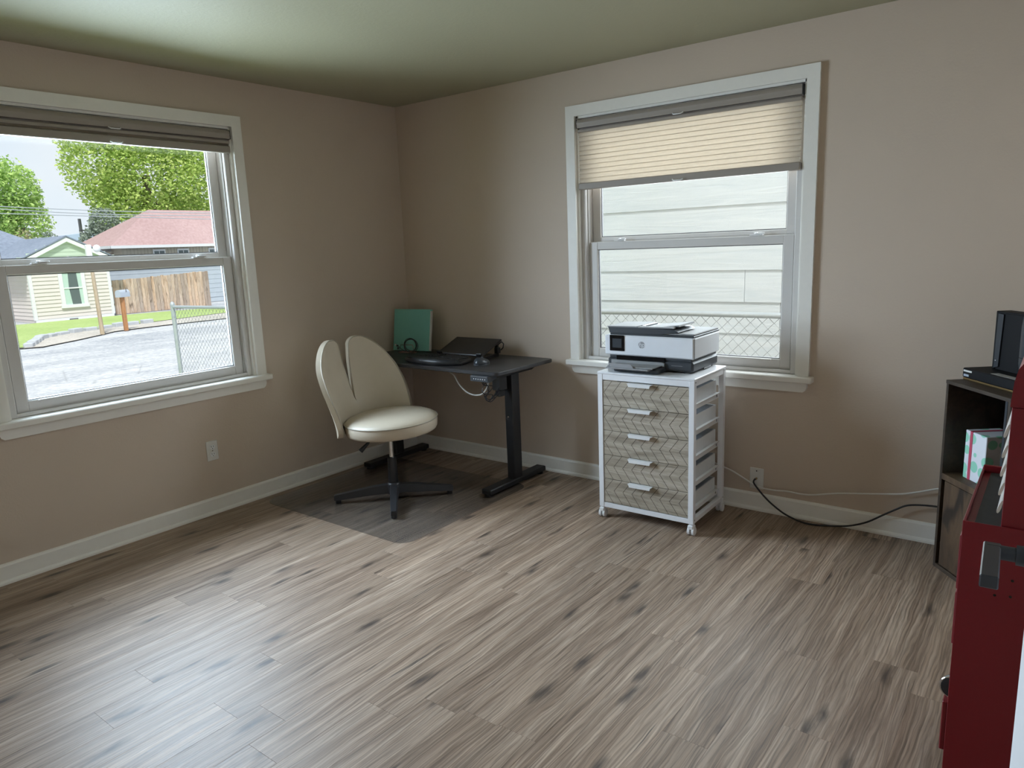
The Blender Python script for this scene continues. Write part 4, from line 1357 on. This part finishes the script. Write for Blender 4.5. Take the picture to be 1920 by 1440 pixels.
# ------------------------------------------------------------------ outdoors: ground
def gz(x):  # far ground drops to meet houses and trees scaled up about the camera
    if x > -6: return -0.45
    if x < -17.5: return -0.832
    return -0.45 - 0.382 * (-6 - x) / 11.5
g = G()
xsg = [-T, -3, -6, -9, -12, -15, -17.5, -30, -60, -140]
ysg = [-60, -30, -12, -6, 0, 6, 12, 24, 60, 120]
vs = [(x, y, gz(x) - 0.02) for x in xsg for y in ysg]
ny = len(ysg)
obj('ground', g.add(vs, [(i * ny + j, (i + 1) * ny + j, (i + 1) * ny + j + 1, i * ny + j + 1) for i in range(len(xsg) - 1) for j in range(ny - 1)][::1]), M['asphalt'], smooth=0, kind='structure')
def flat(name, poly, mat, dz=0.0):
    g = G()
    g.add([(x, y, gz(x) + dz) for x, y in poly], [tuple(range(len(poly)))])
    return obj(name, g, mat, smooth=0, kind='structure')
lawn_f = [(-18.9, 2.6), (-19.34, 3.83), (-20.21, 4.29), (-21.51, 4.94), (-22.11, 5.54), (-22.61, 6.54), (-22.75, 7.29), (-23.09, 8.36), (-23.22, 9.59), (-23.78, 12.09), (-24.2, 20), (-25, 40)]  # lawn and gravel outlines unprojected from image pixels, then scaled about the camera
lawn_b = [(-29, 40), (-27.4, 20), (-27.29, 14.13), (-27.88, 11.94), (-28.2, 10.06), (-28.3, 8.01), (-28.3, 6.82), (-30, 2), (-30, -20), (-18, -20)]
flat('lawn', lawn_f + lawn_b, M['grass'], 0.03)
grav = [(-19.25, 3.6), (-18.95, 4.1), (-19.32, 4.65), (-19.84, 5.43), (-20.59, 6.37), (-21.18, 7.04), (-21.36, 7.92), (-21.44, 8.89), (-21.41, 10.7), (-21.6, 20), (-22, 40)]
flat('gravel_bed', grav + lawn_f[::-1][:-1], M['gravel'], 0.015)
flat('lawn', [(-T - 0.02, -40), (-T - 0.02, 1.2), (-6.4, 1.2), (-7.2, -40)], M['grass'], 0.0)
flat('side_yard', [(-T, T + .02), (8, T + .02), (8, 1.9), (-6.4, 1.9), (-6.4, 1.2), (-T, 1.2)], M['gravel'], 0.0)
rr = random.Random(3)
ORD = ['first', 'second', 'third', 'fourth', 'fifth', 'sixth', 'seventh', 'eighth', 'ninth', 'tenth', 'eleventh', 'twelfth', 'thirteenth', 'fourteenth', 'fifteenth', 'sixteenth']
edge_pts = lawn_f[1:9]
seglen = [math.hypot(b[0] - a[0], b[1] - a[1]) for a, b in zip(edge_pts, edge_pts[1:])]
step, nst = 0.56, 0
dist = 0.25
while dist < sum(seglen) and nst < len(ORD):
    q, i = dist, 0
    while q > seglen[i]:
        q -= seglen[i]; i += 1
    a, b = edge_pts[i], edge_pts[i + 1]
    t = q / seglen[i]
    o = obj('edging_stone', G().box(-0.20, 0.20, -0.12, 0.12, -0.04, 0.13 + rr.uniform(-.02, .03), .02), M['stone'], smooth=0)
    o.location = (a[0] + (b[0] - a[0]) * t + 0.1, a[1] + (b[1] - a[1]) * t, -0.832)
    o.rotation_euler = (0, 0, math.atan2(b[1] - a[1], b[0] - a[0]))
    tag(o, 'grey edging block along the far lawn, %s from the left end' % ORD[nst], 'stone', 'edging blocks along the lawn')
    dist += step
    nst += 1

# ------------------------------------------------------------------ outdoors: neighbour wall and chain link fence beside the house
nw = thing('neighbour_wall', 'white lap siding wall of the house close outside the back window', 'house wall', (0, 1.9, -0.45))
zz = [1.706 - 0.2515 * k for k in range(12)] + [1.706 + 0.2515]
brd = None
for zt_ in sorted(zz + [1.706 + 0.2515 * 2, 1.706 + 0.2515 * 3, 1.706 + .2515 * 4, 1.706 + .2515 * 5]):
    zl = zt_ + 0.45
    if zl < 0.1: continue
    off_ = 0.4 + 1.7 * ((zl * 7.3) % 1)
    for xa, xb in ((-4.0, -2.3 + off_), (-2.3 + off_, 1.3 + off_), (1.3 + off_, 6.0)):
        v = [(xa + .0015, 0, zl - 0.2515), (xb - .0015, 0, zl - 0.2515), (xb - .0015, 0.008, zl + 0.01), (xa + .0015, 0.008, zl + 0.01), (xa + .0015, 0.012, zl - 0.2515), (xb - .0015, 0.012, zl - 0.2515), (xb - .0015, 0.026, zl + 0.01), (xa + .0015, 0.026, zl + 0.01)]
        obj('siding_board', G().add(v, [(0, 1, 2, 3), (4, 7, 6, 5), (0, 4, 5, 1), (3, 2, 6, 7), (0, 3, 7, 4), (1, 5, 6, 2)]), M['whitesiding'], nw, smooth=0)
obj('sheathing', G().box(-4, 6, 0.026, 0.2, 0, 4.0), M['housew'], nw, smooth=0)

fn = thing('chain_link_fence', 'galvanised chain link fence running beside the house outside the windows', 'fence', (0, 1.45, -0.45))
FX0, FX1, FR = -6.25, 3.4, 1.30
def rail_z(x):        # the fence line falls a little towards the street
    return 1.245 + (1.350 - 1.245) * max(0.0, min(1.0, (x - FX0) / 7.5))
obj('top_rail', G().tube([(FX0, 0, rail_z(FX0)), (-2.5, 0, rail_z(-2.5)), (1.25, 0, rail_z(1.25)), (FX1, 0, rail_z(FX1))], 0.021, 10), M['galv'], fn, smooth=60)
for x in (FX0, -3.2, -0.1, 3.3):
    po = obj('post', G().cyl((x, 0.0, -0.02), (x, 0.0, rail_z(x) + 0.03), 0.030 if x == FX0 else 0.024, n=14), M['galv'], fn)
    obj('post_cap', G().lathe([(0.034, 0), (0.034, 0.02), (0.02, 0.045), (0.006, 0.055)], 14, Matrix.Translation((x, 0, rail_z(x) + 0.02))), M['galv'], po)
    for z in (0.35, 0.75, 1.1):
        obj('tie_band', G().cyl((x, 0, z), (x, 0, z + 0.02), 0.034, n=14), M['galv'], po)
g = G()
cell = 0.085
nx = int((FX1 - FX0) / cell)
for i in range(nx):
    xc = FX0 + 0.03 + i * cell
    pts = []
    nz = int(rail_z(xc) / (cell / 2))
    for k in range(nz + 1):
        pts.append((xc + (cell / 2 if (k + i * 0) % 2 else 0) * 1.0 + (0), -0.002 if k % 2 else 0.002, 0.02 + k * cell / 2))
    pts2 = [(p[0] + (0 if k % 2 else 0), p[1], p[2]) for k, p in enumerate(pts)]
    g.tube(pts2, 0.0023, 3)
    ptsb = [(xc + cell / 2 + (cell / 2 if k % 2 == 0 else 0), 0.002 if k % 2 else -0.002, 0.02 + k * cell / 2) for k in range(nz + 1)]
    g.tube(ptsb, 0.0023, 3)
obj('wire_mesh', g, M['meshw'], fn, smooth=0, kind='stuff')

# ------------------------------------------------------------------ outdoors: house across the street
hs = thing('gabled_house', 'beige sided house with a green gable across the street', 'house', (-28.6, 7.3, -0.832))
HG = 0.832
wy, ez, pz = 3.06, 2.45, 3.30       # wing width, eave height, ridge height
obj('wall', G().box(-9, -0.03, 0.02, wy - 0.02, 0.0, ez), M['siding'], hs, smooth=0)
for k in range(15):
    z = 0.12 + k * 0.152
    v = [(0, 0.10, z), (0, wy - 0.10, z), (-0.022, wy - 0.10, z + 0.150), (-0.022, 0.10, z + 0.150), (-0.04, 0.10, z), (-0.04, wy - 0.10, z), (-0.04, wy - 0.10, z + 0.150), (-0.04, 0.10, z + 0.150)]
    obj('siding_board', G().add(v, [(0, 1, 2, 3), (4, 7, 6, 5), (0, 4, 5, 1), (3, 2, 6, 7), (0, 3, 7, 4), (1, 5, 6, 2)]), M['siding'], hs, smooth=0)
    v = [(-5, 0.0, z), (-0.10, 0.0, z), (-0.10, 0.022, z + 0.150), (-5, 0.022, z + 0.150), (-5, 0.03, z), (-0.10, 0.03, z), (-0.10, 0.03, z + 0.150), (-5, 0.03, z + 0.150)]
    obj('siding_board', G().add(v, [(0, 1, 2, 3), (4, 7, 6, 5), (0, 4, 5, 1), (3, 2, 6, 7), (0, 3, 7, 4), (1, 5, 6, 2)]), M['siding'], hs, smooth=0)
obj('corner_trim', G().box(-0.10, 0.01, -0.01, 0.11, 0.10, ez), M['housew'], hs, smooth=0)
obj('corner_trim', G().box(-0.10, 0.01, wy - 0.11, wy + 0.01, 0.10, ez), M['housew'], hs, smooth=0)
obj('foundation', G().box(-9, 0.005, 0.03, wy - 0.03, -0.1, 0.11), M['housew'], hs, smooth=0)
obj('crawl_vent', G().box(0.004, 0.012, 1.25, 1.58, -0.02, 0.06), M['poleg'], hs, smooth=0)
wn_ = obj('window', G().box(-0.02, 0.05, 1.05, 1.20, 0.52, 1.98).box(-0.02, 0.05, 1.90, 2.05, 0.52, 1.98).box(-0.02, 0.05, 1.05, 2.05, 1.92, 2.04).box(-0.02, 0.06, 1.02, 2.08, 0.50, 0.63).box(-0.02, 0.04, 1.2, 1.9, 1.27, 1.32), M['housew'], hs, smooth=0)
obj('pane', G().box(-0.03, 0.012, 1.20, 1.90, 0.63, 1.27), M['dwin'], wn_, smooth=0)
obj('pane', G().box(-0.03, 0.012, 1.20, 1.90, 1.32, 1.92), M['dwin'], wn_, smooth=0)
obj('curtain', G().prism([(1.20, 1.92), (1.43, 1.92), (1.40, 1.3), (1.46, 0.63), (1.20, 0.63)], 0.013, 0.018, 'x'), M['curtain'], wn_, smooth=0)
obj('curtain', G().prism([(1.75, 1.92), (1.90, 1.92), (1.90, 0.63), (1.80, 0.63)], 0.013, 0.018, 'x'), M['curtain'], wn_, smooth=0)
gab = [(-0.35, ez - 0.02), (wy + 0.35, ez - 0.02), (wy / 2, pz - 0.06)]
obj('gable', G().prism(gab, -0.06, 0.0, 'x'), M['gable'], hs, smooth=0)
for k in range(5):
    z = ez + k * 0.15
    hwid = (pz - 0.06 - z) / (pz - 0.06 - ez) * (wy / 2 + 0.3)
    if hwid > 0.12:
        obj('siding_board', G().box(0.0, 0.018, wy / 2 - hwid, wy / 2 + hwid, z, z + 0.135), M['gable'], hs, smooth=0)
def rake(s):
    y0, y1 = wy / 2, wy / 2 + s * (wy / 2 + 0.42)
    z0, z1 = pz + 0.03, ez - 0.10
    return G().prism([(y0, z0), (y1, z1), (y1, z1 - 0.17), (y0, z0 - 0.17)], 0.02, 0.14, 'x')
for s in (-1, 1):
    obj('rake_board', rake(s), M['housew'], hs, smooth=0)
    y0, y1 = wy / 2, wy / 2 + s * (wy / 2 + 0.48)
    obj('roof', G().prism([(y0, pz + 0.10), (y1, ez - 0.05), (y1, ez - 0.09), (y0, pz + 0.04)], -7.5, 0.16, 'x'), M['shingle'], hs, smooth=0)
obj('roof_finial', G().prism([(wy / 2 - 0.3, ez - 0.02), (wy / 2 + 0.3, ez - 0.02), (wy / 2, ez + 0.14)], 0.02, 0.05, 'x'), M['housew'], hs, smooth=0)
# the main body behind, with its own hipped roof
mr = [(-3.2, -9, 2.35), (-3.2, 3.6, 2.35), (-11.5, 3.6, 2.35), (-11.5, -9, 2.35), (-7.0, -4.5, 4.85), (-7.0, -0.6, 4.85)]
obj('roof', G().add(mr, [(0, 1, 5, 4), (1, 2, 5), (2, 3, 4, 5), (3, 0, 4), (3, 2, 1, 0)]), M['shingle'], hs, smooth=0)
obj('wall', G().box(-11, -3.7, -8.5, 3.1, 0, 2.36), M['siding'], hs, smooth=0)

# plank fence beside it
wf = thing('plank_fence', 'weathered wood plank fence beside the house across the street', 'fence', (-29.2, 10.66, -0.832))
rr = random.Random(12)
npl = 29
for k in range(npl):
    y = k * 4.50 / npl
    hgt = 1.48 + 0.20 * k / npl + rr.uniform(-.02, .02)
    wd = 4.50 / npl - 0.012
    obj('fence_plank', G().box(-0.012, 0.010 + rr.uniform(0, .008), y, y + wd, 0.0, hgt, .003), M['fencew'], wf, smooth=0)
obj('rail', G().box(-0.06, -0.012, 0, 4.5, 0.4, 0.49), M['fencew'], wf, smooth=0)
obj('rail', G().box(-0.06, -0.012, 0, 4.5, 1.2, 1.29), M['fencew'], wf, smooth=0)

gh = thing('grey_garage', 'low grey building with a flat wall behind the plank fence', 'building', (-32.0, 11.5, -0.832))
obj('wall', G().box(-5, 0, 0, 8.5, 0, 2.35), M['greyw'], gh, smooth=0)
for k in range(9):
    obj('siding_board', G().box(0, 0.02, 0, 8.5, 0.25 + k * 0.235, 0.25 + k * 0.235 + 0.222), M['greyw'], gh, smooth=0)
obj('roof', G().add([(0.3, -0.3, 2.33), (0.3, 8.8, 2.33), (-5.3, 8.8, 2.33), (-5.3, -0.3, 2.33), (-2.5, -0.3, 2.55), (-2.5, 8.8, 2.55)], [(0, 1, 5, 4), (2, 3, 4, 5), (0, 4, 3), (1, 2, 5), (3, 2, 1, 0)]), M['shingle'], gh, smooth=0)

rh = thing('red_roofed_house', 'tan house with a red hipped roof behind the plank fence', 'house', (-39.2, 15.8, -0.832))
obj('wall', G().box(-4.9, 0, 0.0, 14, 0, 3.10), M['tan'], rh, smooth=0)
for k in range(34):
    obj('batten', G().box(0, 0.025, 0.1 + k * 0.2, 0.13 + k * 0.2, 0, 3.1), M['tan'], rh, smooth=0)
e0 = [(0.28, -0.7, 3.13), (0.28, 14.7, 3.13), (-5.3, 14.7, 3.13), (-5.3, -0.7, 3.13)]
rdg = [(-2.3, 2.95, 5.33), (-2.3, 10.2, 5.33)]
obj('roof', G().add(e0 + rdg, [(0, 1, 5, 4), (1, 2, 5), (2, 3, 4, 5), (3, 0, 4), (3, 2, 1, 0)]), M['redroof'], rh, smooth=0)
obj('fascia', G().box(0.24, 0.30, -0.72, 14.72, 3.0, 3.16).box(-5.3, 0.30, -0.74, -0.70, 3.0, 3.16), M['housew'], rh, smooth=0)
for y in (1.80, 3.28, 5.30):
    fw_ = obj('window', G().box(-0.02, 0.05, y - 0.02, y + 0.72, 2.30, 2.90), M['housew'], rh, smooth=0)
    for q in (0.05, 0.37):
        obj('pane', G().box(0.03, 0.056, y + q, y + q + 0.28, 2.36, 2.80), M['dwin'], fw_, smooth=0)
wr = thing('porch_roof', 'small white and red porch roof between the two houses', 'roof', (-40.5, 14.4, -0.832))
obj('white_slope', G().prism([(0, 2.72), (2.4, 2.96), (2.4, 3.02), (0, 2.96)], -1.5, 0, 'x'), M['housew'], wr, smooth=0)
obj('red_slope', G().prism([(0.7, 2.62), (2.4, 2.70), (2.4, 2.93)], 0.02, 0.3, 'x'), M['redroof'], wr, smooth=0)
obj('post', G().box(-1.4, -1.2, 0.2, 0.4, 0, 2.8).box(-0.3, -0.1, 2.0, 2.2, 0, 2.7), M['housew'], wr, smooth=0)

# ------------------------------------------------------------------ mailbox, stake, utility pole, wires
mb = thing('mailbox', 'grey mailbox on a brown wood post across the street', 'mailbox', (-21.08, 7.38, -0.832), R(0))
obj('post', G().box(-0.06, 0.06, -0.055, 0.055, 0, 1.14, .005), M['postw'], mb, smooth=0)
arch = [(-0.10, 0.0)] + [(0.10 * -cos(pi * i / 10), 0.14 + 0.10 * sin(pi * i / 10)) for i in range(11)] + [(0.10, 0.0)]
Mm = Matrix.Rotation(R(28), 4, 'Z')
obj('box', G().prism([(x, 1.12 + z) for x, z in arch], -0.17, 0.29, 'y', Mm), M['mailbox'], mb, smooth=30)
obj('flag', G().box(0.10, 0.108, 0.10, 0.13, 1.28, 1.42, 0, Mm), M['poleg'], mb, smooth=0)
sk = thing('meter_pole', 'thin tan wood pole with a white box near the mailbox', 'pole', (-20.70, 6.46, -0.832))
obj('pole', G().cyl((0, 0, 0), (0.0, -0.05, 2.85), 0.065, 0.05, 12), M['stake'], sk)
obj('service_box', G().box(-0.06, 0.08, -0.14, 0.02, 2.40, 2.84, .02), M['housew'], sk, smooth=0)
obj('dish', G().lathe([(0.12, 0), (0.10, 0.03), (0.04, 0.05)], 16, Matrix.Translation((0.0, 0.20, 2.72)) @ Matrix.Rotation(R(90), 4, 'Y')), M['housew'], sk, smooth=40)
up = thing('utility_pole', 'dark utility pole far off between the trees', 'utility pole', (-54.8, 20.16, -0.832))
obj('pole', G().cyl((0, 0, 0), (0, 0, 5.5), 0.14, 0.11, 10), M['poleg'], up)
obj('crossarm', G().box(-0.05, 0.05, -0.12, 0.5, 4.6, 4.7).box(-0.05, 0.05, 0.1, 0.3, 4.2, 4.5), M['poleg'], up, smooth=0)
for k, (za, zm, zb_) in enumerate(((4.12, 3.91, 3.92), (3.94, 3.82, 3.72), (4.30, 4.14, 4.10))):
    pts = [(-36.77, -8 + 1.8 * i, 0) for i in range(25)]
    def wz(y):
        t = (y - 9.37) / (20.25 - 9.37)
        return za + (zb_ - za) * t - 4 * (((za + zb_) / 2) - zm) * t * (1 - t)
    g = G().tube([(0, p[1] - 9.37, wz(p[1]) - 4.0) for p in pts], 0.022, 5)
    tag(obj('overhead_wire', g, M['wire'], None, loc=(-36.77 - 0.35 * k, 9.37, 4.0), smooth=60), 'overhead utility wire crossing the trees outside, ' + ('lowest of the three' if k == 1 else 'topmost of the three' if k == 2 else 'middle of the three'), 'wire', 'overhead wires')

# ------------------------------------------------------------------ trees
def foliage(blobs, n, size, seed):
    rd_ = random.Random(seed)
    vol = [a * b * c for (_, _, _, a, b, c) in blobs]
    tot = sum(vol)
    g = G()
    for bl, v in zip(blobs, vol):
        cx, cy, cz, ax, ay, az = bl
        for _ in range(int(n * v / tot)):
            while True:
                p = Vector((rd_.uniform(-1, 1), rd_.uniform(-1, 1), rd_.uniform(-1, 1)))
                if 0.05 < p.length < 1: break
            k = p.length ** -0.45
            p = p * min(k, 1 / p.length)
            rj = rd_.uniform(0.86, 1.10)
            c = Vector((cx + p.x * ax * rj, cy + p.y * ay * rj, cz + p.z * az * rj))
            s_ = size * rd_.uniform(0.55, 1.35)
            u = Vector((rd_.uniform(-1, 1), rd_.uniform(-1, 1), rd_.uniform(-.6, .6))).normalized()
            w_ = u.cross(Vector((rd_.uniform(-1, 1), rd_.uniform(-1, 1), rd_.uniform(-1, 1)))).normalized()
            a, b = u * s_, w_ * s_ * 0.62
            g.add([tuple(c - a), tuple(c + b * 0.9 - a * 0.1), tuple(c + a), tuple(c - b)], [(0, 1, 2, 3)])
    return g


def trunk(h, r, branches, seed):
    rd_ = random.Random(seed)
    g = G().tube([(0, 0, 0), (0.05, 0.1, h * 0.35), (-0.05, 0.15, h * 0.7), (0.1, 0.2, h)], r, 8)
    for _ in range(branches):
        z = h * rd_.uniform(0.3, 0.85)
        a = rd_.uniform(0, 2 * pi)
        l = h * rd_.uniform(0.14, 0.26)
        g.tube([(0, 0.1, z), (l * .5 * cos(a), l * .5 * sin(a), z + l * .35), (l * cos(a), l * sin(a), z + l * .9)], r * 0.32, 5)
    return g


def tree(name, label, loc, blobs, n, size, mat, th, tr_, seed, group='trees beyond the street', br=9):
    t = thing(name, label, 'tree', loc, 0, group)
    obj('trunk', trunk(th, tr_, br, seed), M['bark'], t, smooth=60)
    obj('foliage', foliage(blobs, n, size, seed), mat, t, smooth=0, kind='stuff')
    return t


tree('maple_tree', 'large bright green leafy tree rising behind the red roofed house', (-50.6, 23.2, -0.832),
     [(0, 0.65, 8.0, 2.7, 3.9, 3.5), (0, -2.8, 8.8, 2.4, 2.6, 2.6), (0, -3.9, 11.3, 2.0, 1.75, 1.75), (0, 3.9, 8.5, 2.6, 2.8, 3.5), (0, 0.4, 11.5, 2.7, 3.9, 2.2), (0, -1.3, 5.4, 2.2, 2.6, 2.4), (0, 2.8, 4.8, 2.2, 2.8, 2.6), (0.3, -2.4, 6.9, 2, 1.9, 1.9), (0, 6.0, 10.8, 2.5, 2.6, 2.8)], 36000, 0.13, M['leaf'], 8.4, 0.30, 5)
tree('ash_tree', 'green leafy tree behind the grey shingle roof across the street', (-44.6, 12.26, -0.832),
     [(0, 0.0, 6.35, 1.7, 1.8, 2.0), (0, -1.4, 6.9, 1.8, 1.8, 1.9), (0, 0.65, 4.85, 1.5, 1.6, 1.5), (0, -0.95, 4.75, 1.6, 1.7, 1.8), (0, 0.95, 6.65, 1.0, 0.95, 1.15), (0, -3.2, 7.5, 1.9, 2.1, 2.3)], 16000, 0.11, M['leafb'], 5.2, 0.22, 8, br=5)
tree('spruce_tree', 'grey green dense conifer left of the large bright tree', (-46.3, 18.1, -0.832),
     [(0, 0.1, 4.68, 1.0, 0.95, 1.05), (0, -0.3, 3.5, 1.2, 1.25, 1.25), (0, 0.55, 2.95, 1.2, 1.3, 1.3)], 6000, 0.095, M['conifer'], 4.0, 0.16, 11, br=0)
for i, (y, z, s_, m_, lb) in enumerate(((11.75, 3.1, 0.45, 'shrub', 'yellow olive shrub showing above the grey roof ridge'), (13.0, 2.9, 0.5, 'conifer', 'sparse grey twiggy shrub above the gable roof'))):
    tree('shrub', lb, (-41.4, y, -0.832), [(0, 0, z + 0.6, s_, s_, s_ * 1.2), (0, 0.1, z + 0.3, s_ * .7, s_ * .7, s_)], 260, 0.08, M[m_], z + 0.4, 0.05, 30 + i, 'shrubs behind the grey roof', br=0)

hl = G()
prof = [(-160, 0), (-120, 3), (-60, 5), (-20, 8.5), (30, 6), (70, 7.5), (100, 11), (150, 8), (230, 4), (300, 0)]
hl.prism([(y, z) for y, z in prof] + [(300, -4), (-160, -4)], -240, -230, 'x')
tag(obj('hills', hl, M['hill'], smooth=0), kind='structure')
